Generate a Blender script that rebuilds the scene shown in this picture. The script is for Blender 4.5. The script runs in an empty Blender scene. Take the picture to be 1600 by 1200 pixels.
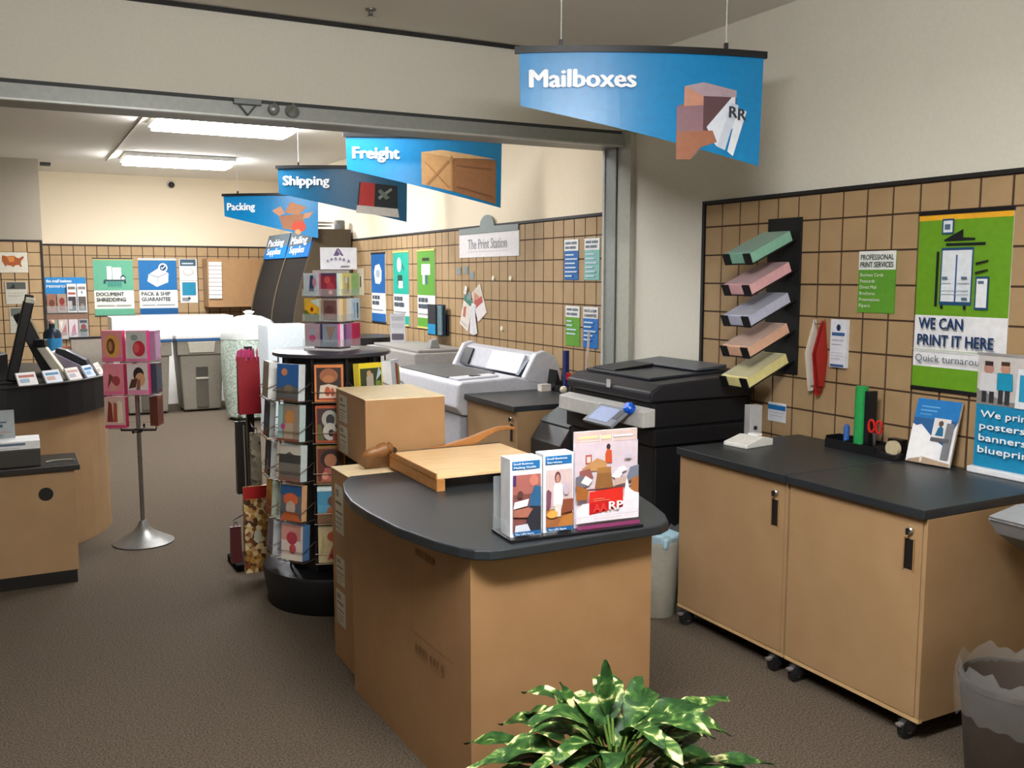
import bpy, bmesh, math, random
from mathutils import Vector, Matrix
random.seed(7)
SC = bpy.context.scene
COL = SC.collection
R = math.radians

# ------------------------------------------------------------------ camera
cd = bpy.data.cameras.new('camera'); cam = bpy.data.objects.new('camera', cd); COL.objects.link(cam)
F = 1470.0
cd.sensor_width = 36.0; cd.lens = 36.0 * F / 1600.0; cd.clip_start = 0.02
_rx = Vector((0.88338308, -0.46865162, 0.0)); _dn = Vector((-0.05352642, -0.10089443, -0.99345621)); _fw = Vector((0.46558486, 0.8776024, -0.11421367))
_m = Matrix.Identity(4)
for i in range(3):
    _m[i][0] = _rx[i]; _m[i][1] = -_dn[i]; _m[i][2] = -_fw[i]
_m.translation = Vector((0, 0, 1.75))
cam.matrix_world = _m
SC.camera = cam
# ------------------------------------------------------------------ world, exposure
w = bpy.data.worlds.new('world'); SC.world = w; w.use_nodes = True
w.node_tree.nodes['Background'].inputs[0].default_value = (0.8, 0.85, 1, 1)
w.node_tree.nodes['Background'].inputs[1].default_value = 0.15
vs = SC.view_settings
vs.view_transform = 'Standard'; vs.look = 'None'; vs.gamma = 1.0; vs.use_curve_mapping = False
vs.exposure = 0.98
BACK_LAMP = 29.0      # emission of the lamp lenses in the back room
FRONT_LAMP = 42.0     # and in the front room
LAMP_COL = (0.97, 0.97, 1.0)

# ------------------------------------------------------------------ materials
def lin(h):
    out = []
    for k in (0, 2, 4):
        c = int(h[k:k+2], 16) / 255.0
        out.append(c / 12.92 if c <= 0.04045 else ((c + 0.055) / 1.055) ** 2.4)
    return (out[0], out[1], out[2], 1.0)
_mats = {}
def M(h, rough=0.55, metal=0.0, alpha=1.0, emit=0.0, spec=0.4, var=0.06, scale=30.0, bump=0.0):
    key = (h, rough, metal, alpha, emit, spec, var, scale, bump)
    if key in _mats: return _mats[key]
    m = bpy.data.materials.new('surface_' + h); m.use_nodes = True
    nt = m.node_tree; b = nt.nodes['Principled BSDF']
    b.inputs['Roughness'].default_value = rough; b.inputs['Metallic'].default_value = metal
    b.inputs['Specular IOR Level'].default_value = spec
    c = lin(h)
    if var > 0:
        tc = nt.nodes.new('ShaderNodeTexCoord'); n = nt.nodes.new('ShaderNodeTexNoise')
        n.inputs['Scale'].default_value = scale; n.inputs['Detail'].default_value = 3
        nt.links.new(tc.outputs['Object'], n.inputs['Vector'])
        r = nt.nodes.new('ShaderNodeValToRGB')
        r.color_ramp.elements[0].position = 0.3; r.color_ramp.elements[1].position = 0.7
        r.color_ramp.elements[0].color = (c[0]*(1-var), c[1]*(1-var), c[2]*(1-var), 1)
        r.color_ramp.elements[1].color = (min(1, c[0]*(1+var)), min(1, c[1]*(1+var)), min(1, c[2]*(1+var)), 1)
        nt.links.new(n.outputs['Fac'], r.inputs['Fac']); nt.links.new(r.outputs['Color'], b.inputs['Base Color'])
        if bump > 0:
            bp = nt.nodes.new('ShaderNodeBump'); bp.inputs['Strength'].default_value = bump; bp.inputs['Distance'].default_value = 0.01
            nt.links.new(n.outputs['Fac'], bp.inputs['Height']); nt.links.new(bp.outputs['Normal'], b.inputs['Normal'])
    else:
        b.inputs['Base Color'].default_value = c
    if alpha < 1: b.inputs['Alpha'].default_value = alpha
    if emit > 0:
        b.inputs['Emission Color'].default_value = c; b.inputs['Emission Strength'].default_value = emit
    _mats[key] = m
    return m
def ramp_mat(name, tex, scale, stops, rough=0.6, bump=0.0, spec=0.4, detail=4, stretch=(1, 1, 1), distort=0.0):
    m = bpy.data.materials.new(name); m.use_nodes = True; nt = m.node_tree; b = nt.nodes['Principled BSDF']
    b.inputs['Roughness'].default_value = rough; b.inputs['Specular IOR Level'].default_value = spec
    tc = nt.nodes.new('ShaderNodeTexCoord'); mp = nt.nodes.new('ShaderNodeMapping'); mp.inputs['Scale'].default_value = stretch
    nt.links.new(tc.outputs['Object'], mp.inputs['Vector'])
    if tex == 'noise':
        t = nt.nodes.new('ShaderNodeTexNoise'); t.inputs['Detail'].default_value = detail; t.inputs['Distortion'].default_value = distort; o = t.outputs['Fac']
    else:
        t = nt.nodes.new('ShaderNodeTexVoronoi'); o = t.outputs['Distance' if tex == 'vor' else 'Color']
    t.inputs['Scale'].default_value = scale
    nt.links.new(mp.outputs['Vector'], t.inputs['Vector'])
    r = nt.nodes.new('ShaderNodeValToRGB')
    el = r.color_ramp.elements
    el[0].position, el[0].color = stops[0][0], lin(stops[0][1])
    el[1].position, el[1].color = stops[-1][0], lin(stops[-1][1])
    for p, h in stops[1:-1]:
        e = el.new(p); e.color = lin(h)
    nt.links.new(o, r.inputs['Fac']); nt.links.new(r.outputs['Color'], b.inputs['Base Color'])
    if bump:
        bp = nt.nodes.new('ShaderNodeBump'); bp.inputs['Strength'].default_value = bump; bp.inputs['Distance'].default_value = 0.01
        nt.links.new(o, bp.inputs['Height']); nt.links.new(bp.outputs['Normal'], b.inputs['Normal'])
    return m
CARPET = ramp_mat('carpet', 'noise', 130, [(0.32, '3b342c'), (0.5, '584e42'), (0.68, '6f6354')], rough=0.95, bump=0.4, spec=0.1, detail=6)
WALL = ramp_mat('wall_paint', 'noise', 60, [(0.3, 'dedacb'), (0.7, 'e3dfd0')], rough=0.85, bump=0.03, spec=0.2)
WALLB = ramp_mat('cream_paint', 'noise', 60, [(0.3, 'ebdcbf'), (0.7, 'efe1c7')], rough=0.85, bump=0.03, spec=0.2)
CEIL = ramp_mat('ceiling_paint', 'noise', 90, [(0.3, 'dfdace'), (0.7, 'e4dfd4')], rough=0.9, bump=0.08, spec=0.1)
TAN = ramp_mat('tan_laminate', 'noise', 7, [(0.3, 'a2825c'), (0.7, 'a98963')], rough=0.5, spec=0.35)
TILE = ramp_mat('tan_board', 'noise', 9, [(0.3, 'a88c66'), (0.7, 'b0946d')], rough=0.55, spec=0.3)
BOX = ramp_mat('kraft_board', 'noise', 9, [(0.3, 'a07a52'), (0.7, 'a78159')], rough=0.5, spec=0.35)
BLACKTOP = ramp_mat('black_worktop', 'noise', 160, [(0.3, '1a1f23'), (0.7, '232a2f')], rough=0.42, spec=1.0, bump=0.03)
MAPLE = ramp_mat('pale_maple', 'noise', 5, [(0.3, 'e8bf84'), (0.5, 'f0cc98'), (0.7, 'f4d4a4')], rough=0.4, stretch=(1, 14, 6), detail=5)
MAPLED = ramp_mat('warm_maple', 'noise', 5, [(0.3, 'a8713a'), (0.7, 'bb8449')], rough=0.45, stretch=(1, 14, 6), detail=5)
LEAF = ramp_mat('variegated_leaf', 'noise', 19, [(0.42, '1d3d18'), (0.54, '375c26'), (0.60, '6b8540'), (0.64, 'd0ca90'), (0.75, 'e2dcae')], rough=0.5, detail=3, distort=1.2, stretch=(1, 1, 1), spec=.25)
PEANUT = ramp_mat('packing_peanuts', 'vorc', 60, [(0.2, '9db5a4'), (0.5, 'c2d0c2'), (0.85, 'e2eae0')], rough=0.35, bump=0.9)
GIFT = ramp_mat('brown_printed_paper', 'vorc', 42, [(0.1, '3d2416'), (0.35, '7a4a24'), (0.55, 'b98a3c'), (0.75, 'e3cf9a'), (0.95, '8c2a1c')], rough=0.5)
FLORAL = ramp_mat('grey_leafy_paper', 'vorc', 30, [(0.1, '4b463a'), (0.5, '97907c'), (0.9, 'c8c0a8')], rough=0.5)
BLACK = '141416'
# ------------------------------------------------------------------ mesh builder
class MB:
    def __init__(s): s.v = []; s.f = []; s.m = []; s.mats = []
    def mi(s, mat):
        if isinstance(mat, str): mat = M(mat)
        if mat not in s.mats: s.mats.append(mat)
        return s.mats.index(mat)
    def add(s, vs_, fs, mat):
        o = len(s.v); k = s.mi(mat)
        s.v += [tuple(p) for p in vs_]
        for f in fs: s.f.append(tuple(i + o for i in f)); s.m.append(k)
        return s
    def box(s, a, b, mat, T=None):
        (x0, y0, z0), (x1, y1, z1) = a, b
        if x0 > x1: x0, x1 = x1, x0
        if y0 > y1: y0, y1 = y1, y0
        if z0 > z1: z0, z1 = z1, z0
        p = [(x0,y0,z0),(x1,y0,z0),(x1,y1,z0),(x0,y1,z0),(x0,y0,z1),(x1,y0,z1),(x1,y1,z1),(x0,y1,z1)]
        if T: p = [T @ Vector(q) for q in p]
        return s.add(p, [(0,3,2,1),(4,5,6,7),(0,1,5,4),(1,2,6,5),(2,3,7,6),(3,0,4,7)], mat)
    def prism(s, poly, z0, z1, mat, axis='z', T=None, scale_top=1.0):
        n = len(poly)
        ar = sum(poly[i][0]*poly[(i+1) % n][1] - poly[(i+1) % n][0]*poly[i][1] for i in range(n))
        if ar < 0: poly = poly[::-1]
        cx = sum(p[0] for p in poly)/n; cy = sum(p[1] for p in poly)/n
        def P(p, z, k=1.0):
            a, b = cx + (p[0]-cx)*k, cy + (p[1]-cy)*k
            if axis == 'z': return (a, b, z)
            if axis == 'y': return (a, -z, b)      # polygon in x,z, extruded along -y from z0 to z1
            return (z, a, b)                        # axis x: polygon in y,z
        vs_ = [P(p, z0) for p in poly] + [P(p, z1, scale_top) for p in poly]
        if T: vs_ = [T @ Vector(q) for q in vs_]
        fs = [tuple(range(n))[::-1], tuple(range(n, 2*n))] + [(i, (i+1) % n, n+(i+1) % n, n+i) for i in range(n)]
        return s.add(vs_, fs, mat)
    def lathe(s, prof, c, mat, n=24, T=None, lump=0.0):
        vs_ = []; fs = []
        for (r, z) in prof:
            for i in range(n):
                a = 2*math.pi*i/n; rr = r * (1 + (random.uniform(-lump, lump) if lump else 0))
                vs_.append((c[0]+rr*math.cos(a), c[1]+rr*math.sin(a), c[2]+z))
        for k in range(len(prof)-1):
            for i in range(n):
                j = (i+1) % n
                fs.append((k*n+i, k*n+j, (k+1)*n+j, (k+1)*n+i))
        fs.append(tuple(range(n))[::-1]); fs.append(tuple((len(prof)-1)*n+i for i in range(n)))
        if T: vs_ = [T @ Vector(q) for q in vs_]
        return s.add(vs_, fs, mat)
    def tube(s, pts, r, mat, n=8):
        pts = [Vector(p) for p in pts]; vs_ = []; fs = []
        for i, p in enumerate(pts):
            d = (pts[min(i+1, len(pts)-1)] - pts[max(i-1, 0)]).normalized()
            u = d.cross(Vector((0, 0, 1)))
            if u.length < 1e-4: u = d.cross(Vector((1, 0, 0)))
            u.normalize(); q = d.cross(u)
            rr = r[i] if isinstance(r, (list, tuple)) else r
            for k in range(n):
                a = 2*math.pi*k/n
                vs_.append(p + u*(rr*math.cos(a)) + q*(rr*math.sin(a)))
        for i in range(len(pts)-1):
            for k in range(n):
                j = (k+1) % n
                fs.append((i*n+k, i*n+j, (i+1)*n+j, (i+1)*n+k))
        fs.append(tuple(range(n))[::-1]); fs.append(tuple((len(pts)-1)*n+k for k in range(n)))
        return s.add(vs_, fs, mat)
    def ball(s, c, r, mat, n=14, sq=(1, 1, 1)):
        prof = [(max(0.0005, math.sin(math.pi*k/8))*r, -math.cos(math.pi*k/8)*r*sq[2]) for k in range(9)]
        return s.lathe(prof, c, mat, n)
    def build(s, name, parent=None, bevel=0.0, smooth=False, fixn=True, loc=None, rotz=0.0, seg=2):
        me = bpy.data.meshes.new(name); me.from_pydata(s.v, [], s.f)
        for m in s.mats: me.materials.append(m)
        for p, k in zip(me.polygons, s.m): p.material_index = k
        if fixn:
            bm = bmesh.new(); bm.from_mesh(me); bmesh.ops.recalc_face_normals(bm, faces=bm.faces); bm.to_mesh(me); bm.free()
        if smooth:
            for p in me.polygons: p.use_smooth = True
        me.update()
        o = bpy.data.objects.new(name, me); COL.objects.link(o)
        if parent is not None: o.parent = parent
        if loc is not None: o.location = loc
        if rotz: o.rotation_euler = (0, 0, rotz)
        if smooth:
            try: me.set_sharp_from_angle(angle=R(40))
            except Exception: pass
        if bevel > 0:
            b = o.modifiers.new('bevel', 'BEVEL'); b.width = bevel; b.segments = seg; b.limit_method = 'ANGLE'; b.angle_limit = R(35)
        return o
def tag(o, label, cat, group=None):
    o['label'] = label; o['category'] = cat
    if group: o['group'] = group
    return o
def thing(name, label, cat, loc=(0, 0, 0), rotz=0.0, group=None):
    o = bpy.data.objects.new(name, None); COL.objects.link(o); o.empty_display_size = 0.1
    o.location = loc; o.rotation_euler = (0, 0, rotz)
    return tag(o, label, cat, group)
def struct(name, mb, **k):
    o = mb.build(name, **k); o['kind'] = 'structure'; return o
# ------------------------------------------------------------------ lettering and flat art
_txt = {}
def text_geo(body, bold, lh=1.0, align='LEFT'):
    key = (body, bold, lh, align)
    if key in _txt: return _txt[key]
    c = bpy.data.curves.new('t', 'FONT'); c.body = body; c.size = 1.0; c.offset = bold; c.resolution_u = 2; c.space_line = lh; c.align_x = align
    o = bpy.data.objects.new('t', c); COL.objects.link(o)
    dg = bpy.context.evaluated_depsgraph_get(); dg.update()
    me = o.evaluated_get(dg).to_mesh()
    v = [(p.co.x, p.co.y) for p in me.vertices]; f = [tuple(p.vertices) for p in me.polygons]
    o.evaluated_get(dg).to_mesh_clear()
    bpy.data.objects.remove(o); bpy.data.curves.remove(c)
    _txt[key] = (v, f); return v, f
class Art:
    """flat printed shapes on a sheet; u to the right, v up, each layer a hair in front of the last"""
    def __init__(s, mb, O, U, V, N, w, h):
        s.mb = mb; s.O = Vector(O); s.U = Vector(U); s.V = Vector(V); s.N = Vector(N); s.w = w; s.h = h; s.k = 0
    def P(s, u, v): return s.O + s.U*u + s.V*v + s.N*(0.0006*s.k)
    def poly(s, pts, mat):
        s.k += 1
        n = len(pts); ar = sum(pts[i][0]*pts[(i+1) % n][1] - pts[(i+1) % n][0]*pts[i][1] for i in range(n))
        if ar < 0: pts = pts[::-1]
        s.mb.add([s.P(*p) for p in pts], [tuple(range(n))], mat)
    def rect(s, a, b, c, d, mat): s.poly([(a, b), (c, b), (c, d), (a, d)], mat)
    def ell(s, cx, cy, rx, ry, mat, n=18):
        s.poly([(cx+rx*math.cos(2*math.pi*i/n), cy+ry*math.sin(2*math.pi*i/n)) for i in range(n)], mat)
    def text(s, body, u, v, height, mat, width=None, bold=0.0, lh=1.0, align='LEFT'):
        """v is the baseline of the first line, height a capital's height, width the widest line's width"""
        if bold > .011:      # a heavy face: the letters printed a few times, each slightly offset
            sh = bold*height
            if width is not None: width -= 3*sh
            for du, dv in ((0, 0), (1.5*sh, .8*sh), (3*sh, 0), (1.5*sh, -.8*sh)): s.text(body, u+du, v+dv, height, mat, width, 0.0, lh, align)
            return
        vv, ff = text_geo(body, bold, lh, align); s.k += 1
        if not vv: return
        x0 = min(p[0] for p in vv); x1 = max(p[0] for p in vv)
        ky = height / 0.70; kx = ky if width is None else width / max(1e-6, x1-x0)
        off = u - x0*kx if align == 'LEFT' else (u - (x0+x1)/2*kx)
        s.mb.add([s.P(off + p[0]*kx, v + p[1]*ky) for p in vv], ff, mat)
    def spec(s, t):
        """r,u0,v0,u1,v1,col; e,cx,cy,rx,ry,col; p,u,v,...,col; t,u,v,h,w,col,words   (fractions of the sheet)"""
        W, H = s.w, s.h
        for q in t.split(';'):
            q = q.strip()
            if not q: continue
            a = q.split(',')
            if a[0] == 'r': s.rect(float(a[1])*W, float(a[2])*H, float(a[3])*W, float(a[4])*H, a[5])
            elif a[0] == 'e': s.ell(float(a[1])*W, float(a[2])*H, float(a[3])*W, float(a[4])*H, a[5])
            elif a[0] == 'p':
                n = [float(x) for x in a[1:-1]]
                s.poly([(n[i]*W, n[i+1]*H) for i in range(0, len(n), 2)], a[-1])
            elif a[0] in 'tb':
                s.text(','.join(a[6:]).replace('|', '\n'), float(a[1])*W, float(a[2])*H, float(a[3])*H, a[5], float(a[4])*W if a[4] else None, bold=0.03 if a[0] == 'b' else 0.0)
def sheet_mesh(w, h, t, base, spec, edge=None, side='f'):
    """a board of width w, height h, thickness t, face towards local -y, bottom middle at the origin, with its print"""
    mb = MB(); mb.box((-w/2, 0, 0), (w/2, t, h), edge or base)
    a = Art(mb, (-w/2, 0, 0), (1, 0, 0), (0, 0, 1), (0, -1, 0), w, h)
    if edge: a.rect(0, 0, w, h, base)
    a.spec(spec)
    return mb
FACE = {'right': -math.pi/2, 'back': 0.0}     # turns a sheet facing -y so that it hangs on that wall
XW, YB, YP = 3.74, 14.75, 13.3                 # right wall, back wall, pillar face
TH = 0.013                                     # thickness of the tiled boards
def hang(name, label, cat, wall, a, z0, w, h, base, spec, t=0.004, edge=None, group=None, bars=None, off=0.0, tilt=0.0):
    """a is the middle of the sheet along the wall"""
    g = TH + 0.001 + t + off
    loc = (XW - g, a, z0) if wall == 'right' else (a, (YB if wall == 'back' else YP) - g, z0)
    rz = FACE.get(wall, 0.0)
    mb = sheet_mesh(w, h, t, base, spec, edge)
    if not bars:
        o = mb.build(name, loc=loc, rotz=rz); tag(o, label, cat, group)
        if tilt: o.rotation_euler = (0, tilt, rz)
        return o
    th = thing(name, label, cat, loc, rz, group)
    mb.build('printed_sheet', th)
    MB().box((-w/2-0.004, -0.006, h-0.012), (w/2+0.004, t, h+0.006), bars).build('top_rail', th, bevel=0.002)
    MB().box((-w/2-0.004, -0.006, -0.012), (w/2+0.004, t, 0.006), bars).build('bottom_rail', th, bevel=0.002)
    return th
def rotframe(a):  # normal pointing a radians left of -y, as seen from the front
    return Vector((-math.sin(a), -math.cos(a), 0)), Vector((math.cos(a), -math.sin(a), 0))

# ================================================================== THE ROOM
CZ = 3.19
XL, YF = -3.6, -2.2
struct('floor', MB().box((XL-.1, YF-.1, -.1), (XW+.1, YB+.1, 0), CARPET))
struct('ceiling', MB().box((XL-.1, YF-.1, CZ), (XW+.1, YB+.1, CZ+.1), CEIL))
struct('wall_right', MB().box((XW, YF, 0), (XW+.1, 5.5, CZ), WALL).box((XW, 5.5, 0), (XW+.1, YB, CZ), WALLB))
struct('wall_back', MB().box((XL, YB, 0), (XW, YB+.1, CZ), WALLB))
WALL_SHADE = ramp_mat('shaded_wall_paint', 'noise', 60, [(0.3, '9c9382'), (0.7, 'a39a89')], rough=0.85, bump=0.03, spec=0.2)  # wall paint darkened: the dimness of the left side put into colour
struct('wall_left', MB().box((XL-.1, YF, 0), (XL, YB, CZ), WALL_SHADE).box((XL, YP, 0), (0.385, YB, CZ), WALL_SHADE))
struct('wall_front', MB().box((XL, YF-.1, 0), (XW, YF, CZ), WALL))
struct('wall_middle', MB().box((XL, 5.40, 2.72), (XW, 5.66, CZ-.001), WALL))
GREY = M('9da09a', 0.5, 0.3)
tr = MB(); tr.box((XL, 5.37, 2.62), (XW, 5.66, 2.695), GREY); tr.box((XL, 5.395, 2.695), (XW, 5.66, 2.72), M('3c3e3e', 0.6))  # dark strip over the beam: shade of the slot put into colour
tr.box((XL, 5.36, 2.612), (XW, 5.40, 2.622), M('c5c8c2', 0.4, 0.2))
struct('trim_1', tr)
tr = MB(); tr.box((3.695, 5.44, 0), (3.738, 5.595, 2.66), GREY); tr.box((3.70, 5.285, 0), (3.738, 5.44, 2.72), M('b7b7aa', 0.5, 0.1))
tr.box((3.685, 5.575, 0), (3.70, 5.60, 2.66), M('c5c8c2', 0.4, 0.2)); tr.box((3.69, 5.437, 0), (3.70, 5.445, 2.66), M('60625e', .5))
struct('trim_2', tr)
struct('trim_3', MB().box((XL, 5.388, CZ-.026), (XW-.5, 5.40, CZ-.002), M('2a2826', 0.7)))
# tiled boards: dark groove board and raised tan squares
GROOVE = M('4a3424', 0.7); EDGE = M('23211f', 0.5)
def board(name, wall, a0, a1, z0, z1, pitch_a, pitch_z, end=None, first=0.155):
    mb = MB()
    def bx(u0, u1, zz0, zz1, d0, d1, mat):
        if wall == 'right': mb.box((XW-d1, u0, zz0), (XW-d0, u1, zz1), mat)
        else:
            y = YB if wall == 'back' else YP
            mb.box((u0, y-d1, zz0), (u1, y-d0, zz1), mat)
    bx(a0, a1, z0, z1, 0.0005, 0.008, GROOVE)
    bx(a0, a1, z1-0.020, z1, 0.0005, 0.022, EDGE)
    lo, hi = a0, a1
    if end == 'hi': bx(a1-0.022, a1, z0, z1, 0.0006, 0.0221, EDGE); hi = a1-0.022
    g = 0.006
    rows = [z1-0.022]; zz = z1-first
    while zz > z0+0.05: rows.append(zz); zz -= pitch_z
    rows.append(z0)
    u = hi; cols = []
    while u - pitch_a > lo: cols.append((u-pitch_a, u)); u -= pitch_a
    cols.append((lo, u))
    for (u0, u1) in cols:
        for k in range(len(rows)-1):
            bx(u0+g, u1-g, rows[k+1]+g*0.8, rows[k]-g*0.8, 0.008, TH, TILE)
    o = mb.build(name, fixn=True); o['kind'] = 'structure'; return o
board('wall_right_tiles', 'right', -0.5, 4.556, 0.0, 2.195, 0.1525, 0.1675, 'hi')
board('wall_right_tiles', 'right', 5.61, YB-0.02, 0.0, 2.195, 0.1525, 0.1675)
board('wall_back_tiles', 'back', 0.386, XW-0.03, 0.0, 2.195, 0.1525, 0.1675)
board('wall_left_tiles', 'pillar', -1.6, 0.384, 0.0, 2.195, 0.1525, 0.1675, 'hi')

# ================================================================== LAMPS
def ceiling_light(label, x, y, power, w_=1.2, d=0.72):
    t = thing('ceiling_light', label, 'light', (x, y, CZ), 0, 'fluorescent ceiling lights')
    MB().box((-w_/2-.03, -d/2-.02, -.05), (w_/2+.03, d/2+.02, -.001), M('e4e4e0', .5)).build('housing', t, bevel=.01)
    prof = [(-d/2, -.05), (-d/2+.02, -.085), (-d/4, -.105), (d/4, -.105), (d/2-.02, -.085), (d/2, -.05)]
    mb = MB(); vs_ = [(-w_/2, p[0], p[1]) for p in prof] + [(w_/2, p[0], p[1]) for p in prof]; n = len(prof)
    fs = [(i, i+1, n+i+1, n+i) for i in range(n-1)] + [tuple(range(n)), tuple(range(2*n-1, n-1, -1))]
    lm = bpy.data.materials.new('lit_lens'); lm.use_nodes = True; b = lm.node_tree.nodes['Principled BSDF']
    b.inputs['Base Color'].default_value = (.9, .9, .9, 1)
    b.inputs['Emission Color'].default_value = (*LAMP_COL, 1); b.inputs['Emission Strength'].default_value = power
    mb.add(vs_, fs, lm).build('lens', t)
    return t
ceiling_light('lit fluorescent ceiling light nearer the grey gate beam in the back room', 1.85, 9.25, BACK_LAMP)
ceiling_light('lit fluorescent ceiling light nearest the back wall', 1.9, 12.35, BACK_LAMP)
ceiling_light('unseen back room ceiling light hidden behind the gate beam', 1.75, 6.45, BACK_LAMP*0.36)
# the front room's lamp hangs on two stems, out of the picture above the camera
t = thing('pendant_light', 'long lit fluorescent lamp hanging out of the picture in the front room', 'light', (0.98, 1.5, CZ))
MB().tube([(-.4, 0, -.001), (-.4, 0, -.36)], .008, M('d8d8d4', .4)).tube([(.4, 0, -.001), (.4, 0, -.36)], .008, M('d8d8d4', .4)).build('stems', t)
MB().box((-.6, -.03, -.40), (.6, .03, -.36), M('e4e4e0', .5)).build('housing', t, bevel=.006)
lm = bpy.data.materials.new('lit_front_lens'); lm.use_nodes = True; b = lm.node_tree.nodes['Principled BSDF']
b.inputs['Emission Color'].default_value = (*LAMP_COL, 1); b.inputs['Emission Strength'].default_value = FRONT_LAMP
MB().prism([(-.15, -.401), (-.15, -.45), (-.10, -.53), (.10, -.53), (.15, -.45), (.15, -.401)], -.6, .6, lm, axis='x').build('lens', t)

# ================================================================== HANGING SIGNS
def dept_sign(label, A, B, spec, word, wsize, woff, dark=False, ww=.42, ZT=2.78):
    A = Vector(A); B = Vector(B); mid = (A+B)/2; d = B-A; rz = math.atan2(d.y, d.x); L = d.length
    t = thing('hanging_sign', label, 'sign', (mid.x, mid.y, ZT), rz, 'blue hanging department signs')
    SAG = 0.065; hl, hr = 0.255, 0.515
    base = M('0b5a80' if dark else '007fba', 0.34, spec=0.55)  # dark: the shade on the Shipping sign put into its base blue
    def warp(mb, name):
        me = bpy.data.meshes.new(name); me.from_pydata(mb.v, [], mb.f)
        for m in mb.mats: me.materials.append(m)
        for p, k in zip(me.polygons, mb.m): p.material_index = k
        bm = bmesh.new(); bm.from_mesh(me); bmesh.ops.triangulate(bm, faces=bm.faces[:])
        for i in range(1, 20):
            x = -L/2 + L*i/20
            bmesh.ops.bisect_plane(bm, geom=bm.verts[:]+bm.edges[:]+bm.faces[:], plane_co=(x, 0, 0), plane_no=(1, 0, 0))
        for v in bm.verts: v.co.y -= SAG*(1-(2*v.co.x/L)**2)
        bm.to_mesh(me); bm.free()
        o = bpy.data.objects.new(name, me); COL.objects.link(o); o.parent = t; return o
    mb = MB(); vv = [(-L/2+.01, 0, -.02), (L/2-.005, 0, -.02), (L/2-.015, 0, -hr), (-L/2+.015, 0, -hl)]
    mb.prism([(p[0], p[2]) for p in vv], -0.004, 0.0, base, axis='y')
    a = Art(mb, (-L/2, 0, -hr), (1, 0, 0), (0, 0, 1), (0, -1, 0), L, hr)
    a.spec(spec)
    a.text(word, 0.045*L, hr*woff, wsize, M('f4f8fa', .4), width=ww*L, bold=0.042)
    warp(mb, 'panel')
    m2 = MB().box((-L/2-.01, -.012, -.022), (L/2+.01, .012, .008), M('1b1c1e', .4)); warp(m2, 'top_bar')
    for sx in (-0.33, 0.33):
        y = -SAG*(1-(2*sx)**2)
        mw = MB().tube([(sx*L, y, .006), (sx*L, y, CZ-ZT-.001)], .0025, M('d8d8d4', .4))
        mw.box((sx*L-.008, y-.01, .004), (sx*L+.008, y+.01, .035), M('2a2a2c', .4)); mw.build('wire', t)
    return t
SIGN_MAIL = ('p,.63,.08,.63,.5,.74,.62,.88,.55,.88,.4,.76,.22,.7,.06,8a6a6e;p,.66,.52,.66,.68,.74,.72,.88,.66,.88,.56,.74,.6,a8949c;'
    'p,.66,.5,.66,.68,.74,.6,.74,.5,c08a72;p,.74,.6,.88,.6,.88,.42,.78,.22,.74,.3,5c4044;p,.63,.1,.63,.5,.74,.52,.74,.3,.7,.16,8f6f76;'
    'p,.755,.33,.86,.6,.875,.6,.875,.35,.80,.16,.785,.2,d9e0ea;p,.80,.16,.86,.55,.89,.53,.835,.13,c4cdd9;p,.845,.12,.885,.5,.925,.48,.87,.08,e4e8ee;'
    'p,.63,.04,.69,.04,.72,.14,.8,.2,.78,.3,.63,.28,a06a50;b,.848,.42,.1,,30343c,R;b,.886,.40,.1,,30343c,R')
SIGN_FRE = ('p,.47,.31,.47,.76,.60,.8,.66,.72,.66,.22,c99a66;p,.66,.72,.66,.22,.955,.05,.955,.68,9a6a44;p,.47,.76,.60,.8,.955,.7,.66,.69,d6ae7c;'
    'p,.49,.62,.50,.62,.65,.27,.64,.26,a8794a;p,.64,.66,.65,.64,.51,.3,.5,.32,a8794a;r,.655,.22,.668,.72,b88656;p,.69,.6,.93,.56,.93,.54,.69,.58,84583a;p,.69,.3,.93,.17,.93,.15,.69,.28,84583a')
SIGN_SHI = ('p,.61,.26,.92,.2,.92,.66,.63,.72,1c2428;p,.62,.27,.74,.25,.75,.7,.64,.72,c43a34;p,.6,.16,.93,.08,.92,.24,.61,.3,d5d2cc;p,.78,.4,.88,.58,.87,.62,.77,.45,8c9488;p,.77,.55,.83,.4,.86,.44,.79,.6,6a7a70')
SIGN_PAC = ('p,.60,.5,.86,.55,.84,.14,.64,.22,a8704c;p,.53,.62,.62,.72,.66,.56,.6,.5,c8906a;p,.66,.58,.72,.82,.88,.7,.8,.52,b88058;p,.86,.56,.95,.6,.9,.46,.84,.44,c8906a;e,.8,.26,.07,.13,d04a30;e,.79,.14,.03,.06,c8a070')
dept_sign('blue hanging sign reading Mailboxes beside the right wall', (2.101, 3.911), (3.17, 3.457), SIGN_MAIL, 'Mailboxes', .078, .66)
dept_sign('blue hanging sign reading Freight with a wooden crate picture', (2.213, 6.783), (3.351, 6.471), SIGN_FRE, 'Freight', .082, .66, ww=.29)
dept_sign('blue hanging sign reading Shipping, shade painted into its blue, between Packing and Freight', (2.289, 9.075), (3.426, 8.592), SIGN_SHI, 'Shipping', .085, .66, True, ww=.36)
dept_sign('blue hanging sign reading Packing, the one farthest back', (2.285, 11.63), (3.265, 11.02), SIGN_PAC, 'Packing', .085, .64, ww=.31, ZT=2.708)

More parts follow.
